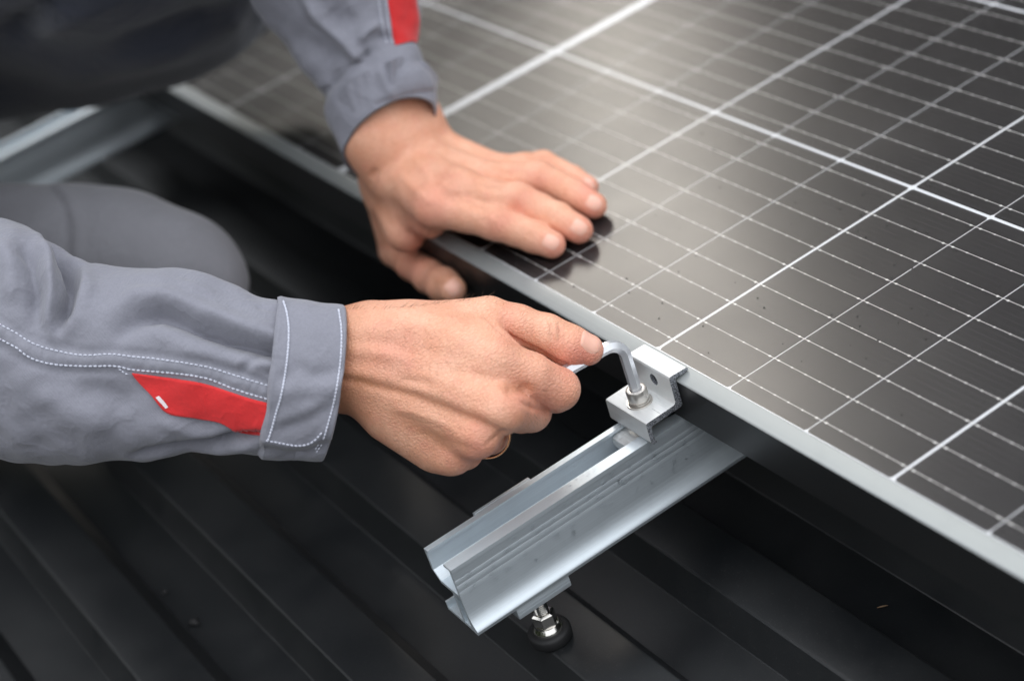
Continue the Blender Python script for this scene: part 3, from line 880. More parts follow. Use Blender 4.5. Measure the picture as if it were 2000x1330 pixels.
# ------------------------------------------------------------------ left hand, flat on the glass
Z_ = on_z
def left_hand():
    wr = Z_(777, 283, 46)
    up = unit(.94 * UPV - .35 * RGT + .15 * FWD)
    MC = dict(i=Z_(850, 402, 31), m=Z_(898, 374, 33), r=Z_(940, 352, 29), p=Z_(975, 337, 22))
    side = unit(MC['p'] - MC['i']); thick = unit(np.cross(up, side))
    core = [
        (wr + up * 95, wr + up * 8, 25, 24.5, thick, 1.35, 8),
        (wr + up * 8, Z_(797, 316, 33), 24.5, 24, thick, 1.25, 34),
        (Z_(800, 330, 27), Z_(880, 375, 25), 23, 22, (0, 0, 1), 1.35, 10),
        (Z_(752, 335, 33), MC['i'], 12.5, 12.2, None, 1, 7), (Z_(775, 318, 38), MC['m'], 12, 12, None, 1, 6),
        (Z_(800, 300, 40), MC['r'], 12, 11, None, 1, 6), (Z_(828, 280, 38), MC['p'], 12, 9.8, None, 1, 6),
        (Z_(835, 300, 30), Z_(950, 340, 15), 13, 11, None, 1, 8),
        (Z_(748, 345, 22), Z_(792, 452, 6), 13, 12, None, 1, 8),
        (Z_(745, 350, 26), on_y(775, 487, -12), 12, 10.4, None, 1, 8),
        (Z_(800, 395, 20), Z_(838, 435, 16), 11, 9, None, 1, 8),
    ]
    T = [on_y(775, 487, -12), on_y(806, 515, -16), on_y(839, 540, -19), on_y(866, 556, -20.5), on_y(884, 565, -21.5)]
    thumb = (T, [10.4, 9.3, 9.2, 9.4, 7.8])
    fing = [
        ([MC['i'], Z_(912, 418, 25), Z_(967, 435, 19.5), Z_(1008, 449, 14), Z_(1042, 462, 10.5), Z_(1078, 478, 7.6)], [12.2, 9.9, 9.4, 8.6, 8.5, 7.5]),
        ([MC['m'], Z_(958, 386, 28), Z_(1013, 392, 21), Z_(1052, 410, 15), Z_(1088, 427, 11), Z_(1131, 449, 7.8)], [12, 9.8, 9.6, 8.8, 8.6, 7.6]),
        ([MC['r'], Z_(1000, 350, 25), Z_(1053, 347, 20), Z_(1092, 365, 14), Z_(1125, 382, 10.5), Z_(1160, 402, 7.3)], [11, 9.2, 9.2, 8.3, 8.2, 7.3]),
        ([MC['p'], Z_(1022, 328, 20), Z_(1061, 323, 16), Z_(1092, 337, 11.5), Z_(1117, 349, 9), Z_(1148, 365, 6.4)], [9.8, 8.2, 8.0, 7.1, 7.0, 6.2]),
    ]
    def fn(P):
        d = None
        for a, b, ra, rb, n, s, k in core:
            c = capd(P, a, b, ra, rb, n, s); d = c if d is None else smin(d, c, k)
        f = None
        for q in fing:
            c = chain(P, *q, 3.0); f = c if f is None else smin(f, c, .8)
        d = smin(d, f, 4.0)
        d = smin(d, chain(P, *thumb, 4.0), 3.0)
        over = np.maximum(.25 - P[:, 2], -(P[:, 1] + 1.3))          # flesh flattens on the glass
        return np.where(P[:, 1] > -1.3, np.maximum(d, .25 - P[:, 2]), np.where(P[:, 1] > -11.2, np.maximum(d, 1.3 - P[:, 2]), d))
    allp = np.array([p for a, b, *_ in core for p in (a, b)] + thumb[0] + [p for q, r in fing for p in q])
    lo, hi = allp.min(0) - 28, allp.max(0) + 14
    V, F = surface_nets(fn, lo, hi, 1.0)
    V = relax(V, F, 2, .5)
    N = vnormals(V, F)
    V = strokes(V, N, [
        ([(745, 335), (738, 370), (740, 410), (755, 450)], 10, .9), ([(735, 330), (727, 350)], 8, -1.4), ([(760, 345), (765, 385), (775, 420)], 12, -.9),
        ([(800, 300), (840, 350), (880, 372), (905, 376)], 9, .8), ([(825, 290), (880, 325), (940, 348)], 8, .7),
        ([(840, 345), (870, 385), (895, 395)], 9, -.8), ([(780, 340), (815, 375), (845, 398)], 9, .7), ([(790, 455), (815, 462), (832, 470)], 7, -.7),
        ([(897, 392), (925, 402), (950, 412)], 7, -1.0), ([(940, 366), (965, 370), (985, 372)], 7, -1.0), ([(978, 340), (1000, 339)], 6, -.8),
        ([(955, 432), (967, 428)], 12, .6), ([(1000, 386), (1016, 384)], 12, .6), ([(1046, 340), (1056, 338)], 12, .5),
        ([(1030, 452), (1036, 466)], 3, -.3), ([(1078, 417), (1084, 432)], 3, -.3), ([(985, 378), (990, 396)], 3, -.35), ([(945, 424), (948, 440)], 3, -.35),
        ([(840, 555), (862, 545)], 4, -.35),
    ])
    px, _ = to_px(V)
    g = lambda x, y, s: np.exp(-((px[:, 0] - x) ** 2 + (px[:, 1] - y) ** 2) / s ** 2)
    blush = .6 * (g(1080, 485, 32) + g(1135, 462, 32) + g(1160, 412, 30) + g(1150, 366, 26)) + .4 * (g(967, 440, 26) + g(1013, 398, 26) + g(1053, 352, 24)) + .45 * g(815, 460, 40) + .4 * g(850, 390, 50) + .35 * g(800, 530, 50)
    tan_ = .3 * g(700, 300, 50) + .15 * g(730, 390, 40) + .6 * g(855, 548, 16)
    return V, F, np.clip(blush, 0, 1), np.clip(tan_, 0, 1), T, fing, up, wr

RH = right_hand()
LH = left_hand()
LT, LFING, LUP, LWR = LH[4:]

def zipper(A, B):
    """triangles between two closed rings of different counts (index lists with positions)"""
    return None

def make_person():
    P = thing('person', 'worker in grey jacket with red cuff flashes, crouching and gripping a hex key', 'person', (-520, -160, ROOF_Z))
    # one mesh: both hands, with forearms that run up the sleeves and meet at the shoulders
    bm = bmesh.new()
    lay_b = bm.verts.layers.float.new('blush'); lay_t = bm.verts.layers.float.new('tan')
    def add(V, F, bl, tn):
        vs_ = []
        for p, b, t in zip(V, bl, tn):
            q = bm.verts.new(p); q[lay_b] = b; q[lay_t] = t; vs_.append(q)
        fs = []
        for f in F:
            try: fs.append(bm.faces.new([vs_[i] for i in f]))
            except ValueError: pass
        return vs_
    def cut_ring(vs_, c, ax):
        kill = [q for q in vs_ if (np.array(q.co) - c) @ ax > 0]
        bmesh.ops.delete(bm, geom=kill, context='VERTS')
        alive = set(q for q in vs_ if q.is_valid)
        es = [e for e in bm.edges if e.is_boundary and e.verts[0] in alive]
        # longest boundary loop
        adj = {}
        for e in es:
            for a in e.verts: adj.setdefault(a, []).append(e.other_vert(a))
        seen = set(); best = []
        for s in adj:
            if s in seen: continue
            loop = [s]; seen.add(s); cur = s
            while True:
                nx = [q for q in adj[cur] if q not in seen]
                if not nx: break
                cur = nx[0]; seen.add(cur); loop.append(cur)
            if len(loop) > len(best): best = loop
        return best
    def new_ring(c, ax, r, n=24):
        u = unit(np.cross(ax, (0.12, .3, .95))); w = np.cross(ax, u)
        ring = []
        for k in range(n):
            q = bm.verts.new(c + r * (math.cos(2 * math.pi * k / n) * u + math.sin(2 * math.pi * k / n) * w)); ring.append(q)
        return ring
    def edges_of(ring, closed=True):
        out = []
        for i in range(len(ring)):
            a, b = ring[i], ring[(i + 1) % len(ring)]
            e = bm.edges.get((a, b)) or bm.edges.new((a, b)); out.append(e)
        return out
    def bridge(r1, r2):
        try: bmesh.ops.bridge_loops(bm, edges=edges_of(r1) + edges_of(r2))
        except Exception as ex: print('bridge', ex)
    vr = add(*RH[:4])
    c = D_(590, 704, 919); ax = unit(D_(470, 712, 928) - D_(690, 703, 912))
    ring = cut_ring(vr, c, ax)
    path_r = [(D_(470, 718, 930), 19), (D_(300, 740, 938), 21), (D_(60, 700, 955), 28), (D_(-180, 650, 965), 36), (D_(-330, 480, 1000), 45), (D_(-380, 200, 1120), 50), (D_(-300, -160, 1240), 58)]
    prev = ring
    for i, (q, r) in enumerate(path_r):
        nxt = path_r[min(i + 1, len(path_r) - 1)][0]; pv = path_r[i - 1][0] if i else c
        rg = new_ring(q, unit(nxt - pv), r); bridge(prev, rg); prev = rg
    end_r = prev
    vl = add(*LH[:4])
    c2 = LWR + LUP * 55
    ring = cut_ring(vl, c2, LUP)
    path_l = [(LWR + LUP * 95, 23), (LWR + LUP * 150, 26), (LWR + LUP * 235, 36), (LWR + LUP * 262 + V3(-40, -5, 0), 43), (LWR + LUP * 262 + V3(-160, -20, 40), 48), (LWR + LUP * 262 + V3(-300, -50, 80), 56)]
    prev = ring
    for i, (q, r) in enumerate(path_l):
        nxt = path_l[min(i + 1, len(path_l) - 1)][0]; pv = path_l[i - 1][0] if i else c2
        rg = new_ring(q, unit(nxt - pv), r); bridge(prev, rg); prev = rg
    # across the shoulders
    a, b = path_r[-1][0], path_l[-1][0]
    mid = (a + b) / 2 + V3(-60, 0, 30)
    rg = new_ring(mid, unit(b - a), 85); bridge(end_r, rg)
    rg2 = prev
    bridge(rg, rg2)
    bmesh.ops.recalc_face_normals(bm, faces=bm.faces[:])
    bm.verts.index_update()
    V = np.array([q.co[:] for q in bm.verts]); Fc = [[q.index for q in f.verts] for f in bm.faces]
    bl = [q[lay_b] for q in bm.verts]; tn = [q[lay_t] for q in bm.verts]
    bm.free()
    body = mk('body', V, Fc, M['skin'], P, smooth=True)
    for nm, dat in (('blush', bl), ('tan', tn)):
        at = body.data.attributes.new(nm, 'FLOAT', 'POINT'); at.data.foreach_set('value', dat)
    bvh = BVHTree.FromPolygons([tuple(p) for p in V], Fc)
    # ---- nails
    def nail(px_, tip, prev, la, lb, tilt=None, lift=.25):
        d = ray(*px_); d = d / np.linalg.norm(d)
        h = bvh.ray_cast(Vector(CAM_C), Vector(d))
        if h[0] is None: return
        c = np.array(h[0]); n0 = np.array(h[1])
        hs = [bvh.ray_cast(Vector(c + np.array(o) - d * 30), Vector(d)) for o in (RGT * 1.5, -RGT * 1.5, UPV * 1.5, -UPV * 1.5)]
        n = unit(n0 + sum(np.array(x[1]) for x in hs if x[0] is not None)) if tilt is None else unit(np.array(tilt))
        u = unit(tip - prev); u = unit(u - n * (u @ n)); w = np.cross(n, u)
        vv = []; ff = []; K, L = 15, 13
        for i in range(K):
            for j in range(L):
                s, t = -1 + 2 * i / (K - 1), -1 + 2 * j / (L - 1)
                # superellipse outline, squarer at the root
                ss = s * math.sqrt(max(0, 1 - .5 * t * t * (.8 if s > 0 else .45))); tt = t * math.sqrt(max(0, 1 - .5 * s * s * (.9 if s > 0 else .55)))
                p = c + u * ss * la + w * tt * lb
                hh = bvh.ray_cast(Vector(p + n * 9), Vector(-n))
                q = np.array(hh[0]) if hh[0] is not None else p
                edge = max(abs(s), abs(t))
                vv.append(q + n * (lift + .15 * (1 - t * t) - (.45 if edge > .99 else 0)))
        for i in range(K - 1):
            for j in range(L - 1): ff.append((i * L + j, (i + 1) * L + j, (i + 1) * L + j + 1, i * L + j + 1))
        o = mk('fingernail', vv, ff, M['nail'], P, smooth=True)
        return o
    nail((1156, 666), D_(1148, 683, 914), D_(1068, 652, 912), 5.6, 5.6, None, .3)
    for k, q in enumerate(((1076, 472), (1131, 444), (1160, 396), (1150, 360))):
        f = LFING[k][0]; nail(q, f[-1], f[-3], 4.6, 4.3 if k < 3 else 3.5, None, .15)
    nail((886, 562), LT[-1], LT[-3], 4.8, 4.6)
    return P, body, bvh, V
PERSON, BODY, BODY_BVH, BODY_V = make_person()

# ------------------------------------------------------------------ clothes
def catmull(A, n):
    A = np.asarray(A, float); m_ = len(A); out = []
    L = np.r_[0, np.cumsum(np.linalg.norm(np.diff(A[:, :2], axis=0), axis=1) + 1e-6)]
    for s in np.linspace(0, L[-1], n):
        i = min(max(np.searchsorted(L, s) - 1, 0), m_ - 2); t = (s - L[i]) / (L[i + 1] - L[i])
        p0, p1, p2, p3 = A[max(i - 1, 0)], A[i], A[i + 1], A[min(i + 2, m_ - 1)]
        out.append(.5 * (2 * p1 + (p2 - p0) * t + (2 * p0 - 5 * p1 + 4 * p2 - p3) * t * t + (3 * p1 - p0 - 3 * p2 + p3) * t ** 3))
    return np.array(out)
def fold_noise(V, scale, seed):
    r = np.random.default_rng(seed); out = np.zeros(len(V))
    for _ in range(14):
        k = r.normal(size=3); k *= r.uniform(.6, 1.6) / np.linalg.norm(k) / scale
        out += np.sin(V @ k * 2 * math.pi + r.uniform(0, 6.28)) / 14 ** .5
    return out
def cloth_tube(stations, ns, nt, thick, power=1.0):
    """stations: x,y of one silhouette edge, x,y of the other, depth, bulge x, bulge y"""
    S = catmull(stations, ns); V = []
    for a, b, c, d, dep, bx, by, *lean in S:
        p, q = D_(a, b, dep + (lean[0] if lean else 0)), D_(c, d, dep); mid = (p + q) / 2; h = np.linalg.norm(p - q) / 2
        bul = (bx * RGT - by * UPV) * dep / CAM_F
        for k in range(nt):
            th = 2 * math.pi * k / nt; cc, ss = math.cos(th), math.sin(th)
            cc = math.copysign(abs(cc) ** power, cc); ss_ = math.copysign(abs(ss) ** power, ss)
            V.append(mid + (p - mid) * cc - FWD * h * thick * ss_ + bul * ss)
    F = [(i * nt + k, i * nt + (k + 1) % nt, (i + 1) * nt + (k + 1) % nt, (i + 1) * nt + k) for i in range(ns - 1) for k in range(nt)]
    V = np.array(V); F = np.array(F)
    N = vnormals(V, F)
    c = V.reshape(ns, nt, 3).mean(1).repeat(nt, 0)
    if ((V - c) * N).sum() < 0: F = F[:, ::-1]; N = -N
    return V, F, N
def hem(V, F, N, ns, nt, end, t=1.3, depth=9.0):
    """turn the open edge inwards so that the cloth has a thickness"""
    i = (ns - 1) if end else 0; j = i - 1 if end else 1
    ring = np.arange(i * nt, i * nt + nt); inner = V[ring] - N[ring] * t
    back = (V[np.arange(j * nt, j * nt + nt)] - V[ring]); back = unit_rows(back) * depth
    n0 = len(V); V2 = np.vstack([V, V[ring] - N[ring] * t * .35 - back * .06, inner, inner + back])
    ff = []
    R = [ring, n0 + np.arange(nt), n0 + nt + np.arange(nt), n0 + 2 * nt + np.arange(nt)]
    for a, b in zip(R[:-1], R[1:]):
        for k in range(nt):
            q = (a[k], a[(k + 1) % nt], b[(k + 1) % nt], b[k]); ff.append(q if not end else q)
    return V2, np.vstack([F, np.array(ff)])
def caster(V, F):
    return BVHTree.FromPolygons([tuple(p) for p in V], [tuple(map(int, f)) for f in F])
def drape(bvh, px_, lift=.3):
    d = ray(*px_); d = d / np.linalg.norm(d)
    h = bvh.ray_cast(Vector(CAM_C), Vector(d))
    if h[0] is None: return None
    n = np.array(h[1]); n = n if n @ d < 0 else -n
    return np.array(h[0]) + n * lift, n
def resample(line, step):
    L = np.asarray(line, float); s = np.r_[0, np.cumsum(np.linalg.norm(np.diff(L, axis=0), axis=1))]
    t = np.arange(0, s[-1], step); return np.stack([np.interp(t, s, L[:, 0]), np.interp(t, s, L[:, 1])], 1)
def smooth_line(line, n=60):
    L = np.asarray(line, float); return catmull(L, n)[:, :2]
def stitches(mb, bvh, line, step=10.0, length=.74, r=.42, jit=.5):
    pts = resample(smooth_line(line), step / 4)
    hits = [drape(bvh, p, r * .45) for p in pts]
    for i in range(0, len(hits) - 4, 4):
        j = i + max(2, int(round(4 * length)))
        seg = [hits[k] for k in range(i, min(j + 1, len(hits)))]
        if any(q is None for q in seg) or len(seg) < 2: continue
        P = [q[0] + np.array([rng.uniform(-.06, .06) for _ in range(3)]) for q in seg]
        if np.linalg.norm(P[0] - P[-1]) > 6: continue
        P[0] = P[0] - seg[0][1] * r * .6; P[-1] = P[-1] - seg[-1][1] * r * .6
        mb.tube(P, [r * .7] + [r] * (len(P) - 2) + [r * .7] if len(P) > 2 else [r, r], 6)
def patch(bvh, top, bot, nu, nv, lift):
    T, B_ = smooth_line(top, nu), smooth_line(bot, nu)
    G = [[None] * nv for _ in range(nu)]; V = []; F = []
    for i in range(nu):
        for j in range(nv):
            t = j / (nv - 1); p = T[i] * (1 - t) + B_[i] * t
            e = i in (0, nu - 1) or j in (0, nv - 1)
            h = drape(bvh, p, .35 if e else lift)
            if h is not None: G[i][j] = len(V); V.append(h[0])
    for i in range(nu - 1):
        for j in range(nv - 1):
            q = [G[i][j], G[i + 1][j], G[i + 1][j + 1], G[i][j + 1]]
            if all(k is not None for k in q) and max(np.linalg.norm(np.array(V[a]) - np.array(V[b])) for a in q for b in q) < 14: F.append(q)
    return V, F

def right_sleeve():
    st = [(-330, 380, -320, 850, 985, 0, 0), (-200, 400, -190, 880, 970, 0, 0), (-60, 422, -50, 888, 955, 0, 0), (20, 435, 25, 898, 948, 0, 0), (60, 447, 60, 904, 945, 0, 0), (110, 474, 105, 909, 942, 2, 0), (165, 512, 160, 909, 938, 4, 0),
          (200, 516, 195, 907, 936, 5, 0), (300, 527, 290, 897, 930, 8, 0), (380, 536, 370, 887, 925, 12, 0), (450, 559, 440, 884, 921, 15, 0), (510, 579, 488, 886, 917, 17, 0), (553, 590, 516, 889, 914, 18, 0)]
    ns, nt = 210, 170
    V, F, N = cloth_tube(st, ns, nt, .74)
    V = V + N * (fold_noise(V, 42, 3) * 1.2 + fold_noise(V, 19, 4) * .45)[:, None]
    V = strokes(V, N, [
        ([(552, 688), (500, 680), (450, 666), (400, 648), (350, 626), (310, 612), (272, 622), (238, 650)], 16, -9.5, 'out'),
        ([(556, 690), (510, 682), (460, 669), (400, 650), (340, 626)], 5, -3.4, 'out'),
        ([(545, 655), (480, 640), (420, 618), (370, 598), (320, 580), (262, 580), (215, 610)], 19, 5.22),
        ([(530, 730), (470, 705), (400, 690), (330, 668)], 22, 2.61),
        ([(545, 712), (520, 708), (500, 718)], 7, 2.03), ([(548, 728), (515, 730)], 6, -1.74), ([(505, 690), (490, 712), (470, 728)], 8, -1.45), ([(480, 700), (462, 718)], 7, 1.30),
        ([(92, 470), (118, 492), (136, 522), (142, 552), (130, 600), (112, 640)], 12, -11.5),
        ([(70, 455), (92, 500), (98, 560), (96, 620), (104, 662)], 14, 5.80), ([(160, 520), (168, 560), (150, 620), (120, 668)], 20, 3.48),
        ([(40, 470), (62, 510), (72, 570), (66, 625)], 16, -5.80), ([(0, 470), (22, 520), (20, 600)], 20, 3.62),
        ([(515, 846), (460, 855), (384, 870), (320, 882), (260, 892)], 9, -7.5), ([(512, 868), (440, 878), (360, 890)], 10, 2.32),
        ([(0, 648), (60, 688), (110, 700), (160, 706), (220, 704), (310, 716), (400, 728), (470, 748), (535, 771)], 11, 1.30, 'none'),
        ([(0, 676), (60, 712), (110, 724), (160, 727), (225, 727)], 5, -1.16, 'none'), ([(0, 625), (60, 662), (110, 675), (160, 686), (225, 684), (310, 693), (400, 706), (470, 727), (535, 750)], 5, -1.01, 'none'),
        ([(140, 760), (220, 770), (260, 800)], 22, -2.32), ([(60, 760), (140, 800), (220, 850)], 30, 2.90), ([(300, 820), (380, 845), (440, 850)], 16, 2.17),
        ([(240, 540), (300, 545), (380, 565), (440, 590)], 14, 1.74),
        ([(548, 605), (520, 602), (500, 598)], 5, -1.16), ([(550, 640), (525, 640)], 5, -1.01), ([(540, 800), (525, 790)], 6, -1.16),
    ])
    # puckers between the two seam rows
    px, _ = to_px(V)
    d, par = seg_dist(px, [(0, 648), (60, 688), (110, 700), (160, 706), (220, 704), (310, 716), (400, 728), (470, 748), (535, 771)])
    V = V + N * (.42 * np.sin(par * 150 + 2 * np.sin(par * 41)) * np.exp(-(d / 10) ** 2))[:, None]
    sl = mk('jacket_sleeve', V, F, M['jacket'], PERSON, smooth=True, label='right grey sleeve with red flash and white double stitching')
    bv = caster(V, F)
    # cuff
    st = [(544, 585, 505, 886, 914, 18, 0), (549, 583, 512, 893, 913, 18, 0), (556, 584, 519, 894, 913, 18, 0), (600, 590, 566, 895, 912, 21, 0), (640, 597, 604, 895, 911, 25, 0), (667, 601, 627, 894, 910, 28, 0)]
    ns, nt = 60, 170
    V, F, N = cloth_tube(st, ns, nt, .77)
    V = V + N * (.9 + fold_noise(V, 24, 8) * .5 + fold_noise(V, 11, 9) * .16)[:, None]
    flap = [(513, 862), (540, 868), (575, 874), (603, 872), (622, 858), (634, 840)]
    V = strokes(V, N, [([(515, 880), (560, 888), (600, 886), (640, 872)], 11, -1.9, 'none'), (flap, 5, .8, 'none'),
                       ([(556, 735), (580, 722), (612, 732), (650, 728), (668, 722)], 16, -1.3, 'none'), ([(560, 765), (600, 758), (640, 762), (662, 756)], 18, .9, 'none'),
                       ([(545, 842), (570, 832), (600, 824), (630, 802), (650, 795)], 12, -1.1, 'none'), ([(555, 815), (590, 802), (630, 784)], 13, .9, 'none'), ([(600, 600), (612, 650), (606, 700)], 22, .7, 'none')])
    V2, F2 = hem(V, F, N, ns, nt, True, 1.5, 14.0)
    cu = mk('cuff', V2, F2, M['jacket'], sl, smooth=True)
    bc = caster(V, F)
    mb = MB()
    up = [(-20, 622), (0, 634), (30, 650), (60, 669), (100, 683), (160, 694), (215, 692), (260, 697), (310, 702), (400, 716), (470, 737), (545, 760)]
    lo = [(-20, 650), (0, 662), (30, 678), (60, 699), (100, 711), (160, 715), (225, 715), (258, 722), (330, 728), (400, 738), (450, 757), (490, 770), (540, 784)]
    stitches(mb, bv, up, 9.5); stitches(mb, bv, lo, 9.5, r=.46)
    stitches(mb, bv, [(232, 720), (246, 730), (258, 731)], 8)
    edge = [(553, 588), (561, 615), (564, 650), (562, 690), (557, 730), (550, 770), (540, 805), (530, 840), (522, 866)]
    stitches(mb, bc, edge, 6.5, .95, .55); 
    hemline = [(661, 604), (666, 635), (667, 665), (665, 705), (659, 750), (650, 795), (640, 830), (630, 862)]
    stitches(mb, bc, hemline, 7, .9, .5)
    stitches(mb, bc, [(520, 860), (540, 864), (575, 870), (600, 868), (618, 857), (634, 838)], 8, .85, .48)
    stitches(mb, bc, [(508, 872), (500, 890)], 7, .8, .4); stitches(mb, bc, [(628, 868), (620, 880), (614, 889)], 7, .8, .4); stitches(mb, bc, [(622, 868), (614, 880)], 7, .8, .4)
    mb.build('stitching', M['thread'], sl, smooth=True, kind='stuff')
    # red flash with a small white tab
    Vp, Fp = patch(bv, [(258, 728), (300, 733), (350, 740), (400, 749), (450, 765), (490, 778), (536, 789)], [(262, 733), (296, 772), (328, 808), (385, 817), (430, 826), (468, 845), (519, 852)], 90, 26, 1.6)
    rp = mk('red_flash', Vp, Fp, M['red'], sl, smooth=True)
    bp = caster(Vp, Fp)
    Vl, Fl = patch(bp, [(304, 776), (315, 788), (324, 798)], [(311, 773), (322, 785), (329, 795)], 12, 5, .35)
    if Fl: mk('white_tab', Vl, Fl, M['label'], sl, smooth=True)
    return sl

def left_sleeve():
    st = [(300, -420, 720, -460, 1068, 0, -10), (395, -230, 765, -270, 1076, 0, -15), (450, -100, 790, -150, 1082, 0, -18), (500, 20, 810, -50, 1087, 0, -22), (545, 76, 818, 10, 1091, 0, -24), (575, 116, 821, 48, 1094, 0, -26), (602, 152, 818, 72, 1096, 0, -27), (640, 190, 818, 94, 1098, 0, -28), (646, 200, 822, 100, 1098, 0, -28)]
    fwd_lean = lambda q: [(a, b, c, d, 1104 + (285 - (b + d) / 2) * .046, bx, by) for a, b, c, d, e, bx, by in q]
    st = fwd_lean(st)
    ns, nt = 120, 120
    V, F, N = cloth_tube(st, ns, nt, .8)
    V = V + N * (fold_noise(V, 40, 13) * .9 + fold_noise(V, 16, 14) * .35)[:, None]
    V = strokes(V, N, [
        ([(585, -20), (625, 40), (668, 78), (694, 108), (712, 132)], 11, 6.5), ([(740, 46), (718, 62), (700, 84)], 9, 4.0), ([(690, 20), (660, 40), (640, 20)], 26, -4.5),
        ([(720, 98), (712, 112), (722, 124)], 6, -3.5), ([(560, 60), (620, 100), (660, 130)], 24, -4.0), ([(640, 130), (680, 128), (670, 150)], 12, 2.4), ([(735, 75), (750, 72), (765, 78)], 9, -2.5), ([(620, 168), (650, 160)], 8, 2.0),
    ])
    sl = mk('jacket_sleeve', V, F, M['jacket'], PERSON, smooth=True, label='left grey sleeve, out of focus, with red flash by the cuff')
    bv = caster(V, F)
    st = [(634, 186, 815, 98, 1098, 0, -18), (640, 194, 821, 102, 1098, 0, -19), (637, 218, 834, 136, 1100, 0, -30), (650, 252, 847, 164, 1102, 0, -44), (664, 286, 853, 192, 1103, 0, -50), (672, 308, 850, 222, 1104, 0, -53)]
    st = fwd_lean(st)
    ns, nt = 60, 130
    V, F, N = cloth_tube(st, ns, nt, .84)
    V = V + N * (.8 + fold_noise(V, 26, 21) * .7)[:, None]
    V = strokes(V, N, [([(740, 130), (752, 165), (775, 200)], 9, 1.8), ([(730, 128), (780, 124), (830, 118)], 12, -1.0, 'none'), ([(740, 205), (800, 186), (860, 178)], 7, -1.3, 'none'), ([(660, 200), (700, 165)], 9, -1.0), ([(690, 240), (720, 215)], 12, .8)])
    V2, F2 = hem(V, F, N, ns, nt, True, 1.6, 22.0)
    mk('cuff', V2, F2, M['jacket'], sl, smooth=True)
    mb = MB(); stitches(mb, bv, [(738, -20), (742, 20), (748, 55), (757, 90)], 9); stitches(mb, bv, [(752, -20), (756, 20), (760, 55), (768, 92)], 9); mb.build('stitching', M['thread'], sl, smooth=True, kind='stuff')
    Vp, Fp = patch(bv, [(752, -80), (757, 0), (763, 40), (768, 75), (777, 103)], [(806, -80), (813, 0), (819, 36), (818, 64), (813, 92)], 50, 16, 1.1)
    mk('red_flash', Vp, Fp, M['red'], sl, smooth=True)
    return sl

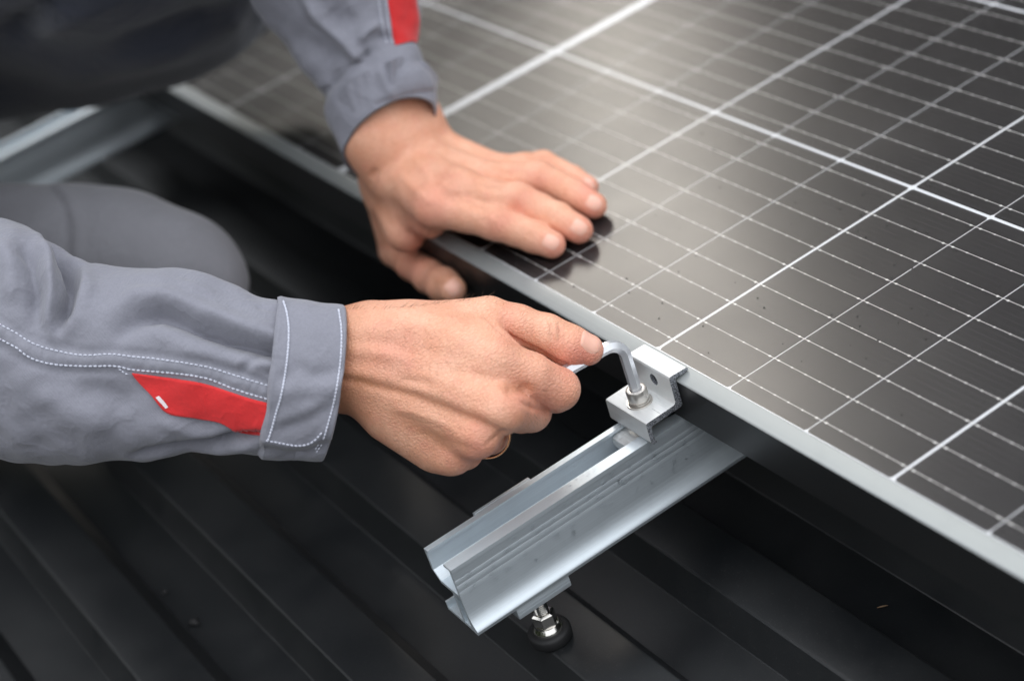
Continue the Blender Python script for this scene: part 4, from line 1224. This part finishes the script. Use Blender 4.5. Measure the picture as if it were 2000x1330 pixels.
def rest_of_clothes():
    # jacket body, leaning forward, cloth darker than the sleeves
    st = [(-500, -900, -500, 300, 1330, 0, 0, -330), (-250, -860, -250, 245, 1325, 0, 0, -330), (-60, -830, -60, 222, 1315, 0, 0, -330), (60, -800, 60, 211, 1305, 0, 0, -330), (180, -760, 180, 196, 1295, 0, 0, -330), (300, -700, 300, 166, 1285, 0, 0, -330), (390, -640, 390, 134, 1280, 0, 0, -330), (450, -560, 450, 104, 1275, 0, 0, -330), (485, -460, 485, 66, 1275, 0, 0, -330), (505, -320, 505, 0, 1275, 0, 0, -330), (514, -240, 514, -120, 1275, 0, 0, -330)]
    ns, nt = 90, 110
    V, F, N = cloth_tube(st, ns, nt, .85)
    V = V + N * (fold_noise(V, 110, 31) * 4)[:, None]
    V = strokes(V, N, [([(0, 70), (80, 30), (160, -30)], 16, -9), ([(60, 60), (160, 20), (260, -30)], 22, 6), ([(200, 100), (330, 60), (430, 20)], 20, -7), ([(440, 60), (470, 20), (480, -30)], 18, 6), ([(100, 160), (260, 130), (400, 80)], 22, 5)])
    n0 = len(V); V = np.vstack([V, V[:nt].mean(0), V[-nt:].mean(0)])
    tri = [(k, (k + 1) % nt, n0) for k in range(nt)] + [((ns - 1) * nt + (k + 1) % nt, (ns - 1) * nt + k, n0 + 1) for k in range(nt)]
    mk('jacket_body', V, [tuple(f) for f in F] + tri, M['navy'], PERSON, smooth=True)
    # upper parts of the sleeves, outside the picture
    mb = MB()
    P_ = [D_(-250, 640, 975), D_(-340, 480, 1000), D_(-390, 200, 1120), D_(-330, -160, 1230)]
    mb.tube(P_, [60, 62, 66, 74], 24)
    a = LWR + LUP * 262
    mb.tube([LWR + LUP * 190, LWR + LUP * 240, a + V3(-40, -5, 0), a + V3(-160, -20, 40), a + V3(-300, -50, 80)], [52, 56, 58, 62, 70], 24)
    mb.build('jacket_shoulders', M['jacket'], PERSON, smooth=True)
    # bent leg
    st = [(-380, 340, -380, 720, 1230, 0, 0), (-200, 356, -200, 705, 1205, 0, 0), (-60, 361, -60, 690, 1185, 0, 0), (60, 360, 50, 668, 1172, 0, 0), (120, 358, 110, 660, 1166, 0, 0), (200, 363, 185, 655, 1160, 0, 0), (260, 373, 240, 650, 1155, 0, 0), (320, 391, 300, 645, 1150, 0, 0), (380, 415, 360, 640, 1147, 0, 0), (430, 447, 410, 634, 1145, 0, 0), (462, 484, 446, 625, 1144, 0, 0), (479, 524, 470, 608, 1144, 0, 0), (483, 556, 481, 588, 1144, 0, 0)]
    ns, nt = 90, 90
    V, F, N = cloth_tube(st, ns, nt, .9)
    V = V + N * (fold_noise(V, 60, 41) * .9)[:, None]
    V = strokes(V, N, [([(96, 360), (124, 392), (134, 440), (130, 500)], 6, -2.4, 'none'), ([(112, 362), (142, 396), (152, 440), (150, 500)], 9, 2.0, 'none'), ([(150, 380), (300, 410), (400, 460)], 24, 1.5)])
    n0 = len(V); V = np.vstack([V, V[-nt:].mean(0)]); tri = [((ns - 1) * nt + (k + 1) % nt, (ns - 1) * nt + k, n0) for k in range(nt)]
    leg = mk('trouser_leg', V, [tuple(f) for f in F] + tri, M['trouser'], PERSON, smooth=True)
    bv = caster(V, F)
    mb = MB(); stitches(mb, bv, [(100, 364), (126, 394), (137, 440), (134, 480)], 8, r=.3); mb.build('stitching', M['trouser'], leg, smooth=True, kind='stuff')
    mb = MB(); foot = on_z(-190, 790, ROOF_Z + 45)
    mb.tube([D_(350, 540, 1150), D_(330, 600, 1160), foot * .6 + D_(330, 600, 1160) * .4, foot], [30, 34, 36, 34], 24)
    mb.build('trouser_shin', M['trouser'], leg, smooth=True)
    mb = MB(); f0 = foot - V3(0, 0, 45)
    mb.tube([f0 + V3(-70, -10, 22), f0 + V3(-30, -4, 26), f0 + V3(20, 3, 24), f0 + V3(52, 8, 16)], [18, 26, 25, 13], 16); mb.build('work_boot', M['rubber'], PERSON, smooth=True)

right_sleeve()
left_sleeve()
rest_of_clothes()

# ------------------------------------------------------------------ wedding ring and body hair
def ring_and_hair():
    c = D_(952, 849, 909); ax = unit(D_(955, 849, 918) - D_(928, 848, 886) + .25 * UPV * 10)
    t = thing('gold_ring', 'thin rose gold ring on the finger of the gripping hand', 'ring', c)
    u = unit(np.cross(ax, (0, 0, 1))); w = np.cross(ax, u); n = 64
    prof = [(10.5, -1.9), (10.9, -1.95), (11.2, -1), (11.25, 1), (10.9, 1.95), (10.5, 1.9), (10.35, 0)]
    V = []; F = []
    for k in range(n):
        a = 2 * math.pi * k / n; d = math.cos(a) * u + math.sin(a) * w
        V += [c + d * r + ax * z for r, z in prof]
    m_ = len(prof)
    for k in range(n):
        for j in range(m_):
            F.append((k * m_ + j, ((k + 1) % n) * m_ + j, ((k + 1) % n) * m_ + (j + 1) % m_, k * m_ + (j + 1) % m_))
    mk('band', V, F, M['gold'], t, smooth=True)
    mb = MB()
    def hair(px_, L, ddir, w_=.024):
        h = drape(BODY_BVH, px_, 0)
        if h is None: return
        p, n = h
        d = RGT * ddir[0] - UPV * ddir[1]; d = unit(d - n * (d @ n) * .9 + n * rng.uniform(.25, .8))
        s = np.cross(d, ray(*px_)); s = unit(s) * w_
        bend = unit(RGT * rng.uniform(-.5, .8) - UPV * rng.uniform(-.6, .6)) * L * .25
        q1 = p + d * L * .5; q2 = p + d * L + bend
        mb.add([p - s, p + s, q1 + s * .8, q1 - s * .8, q2], [(0, 1, 2, 3), (3, 2, 4)])
    for i in range(120):
        hair((rng.uniform(675, 960), rng.gauss(640, 30)), rng.uniform(1.2, 2.6), (1, rng.uniform(-.1, .9)), .016)
    for i in range(70):
        x = rng.uniform(680, 960); hair((x, 604 - max(0, (x - 760)) * .115 + rng.uniform(-2, 1.5)), rng.uniform(2.5, 5), (.8, rng.uniform(-1.0, -.2)), .04)
    for i in range(520):
        hair((rng.uniform(700, 900), rng.uniform(640, 900)), rng.uniform(1.2, 3.2), (.9, rng.uniform(.1, .9)), .03)
    for i in range(60): hair((rng.uniform(1020, 1075), rng.uniform(805, 832)), rng.uniform(1.5, 3), (.8, .9))
    mb.build('arm_hair', M['hair'], PERSON, kind='stuff')
ring_and_hair()
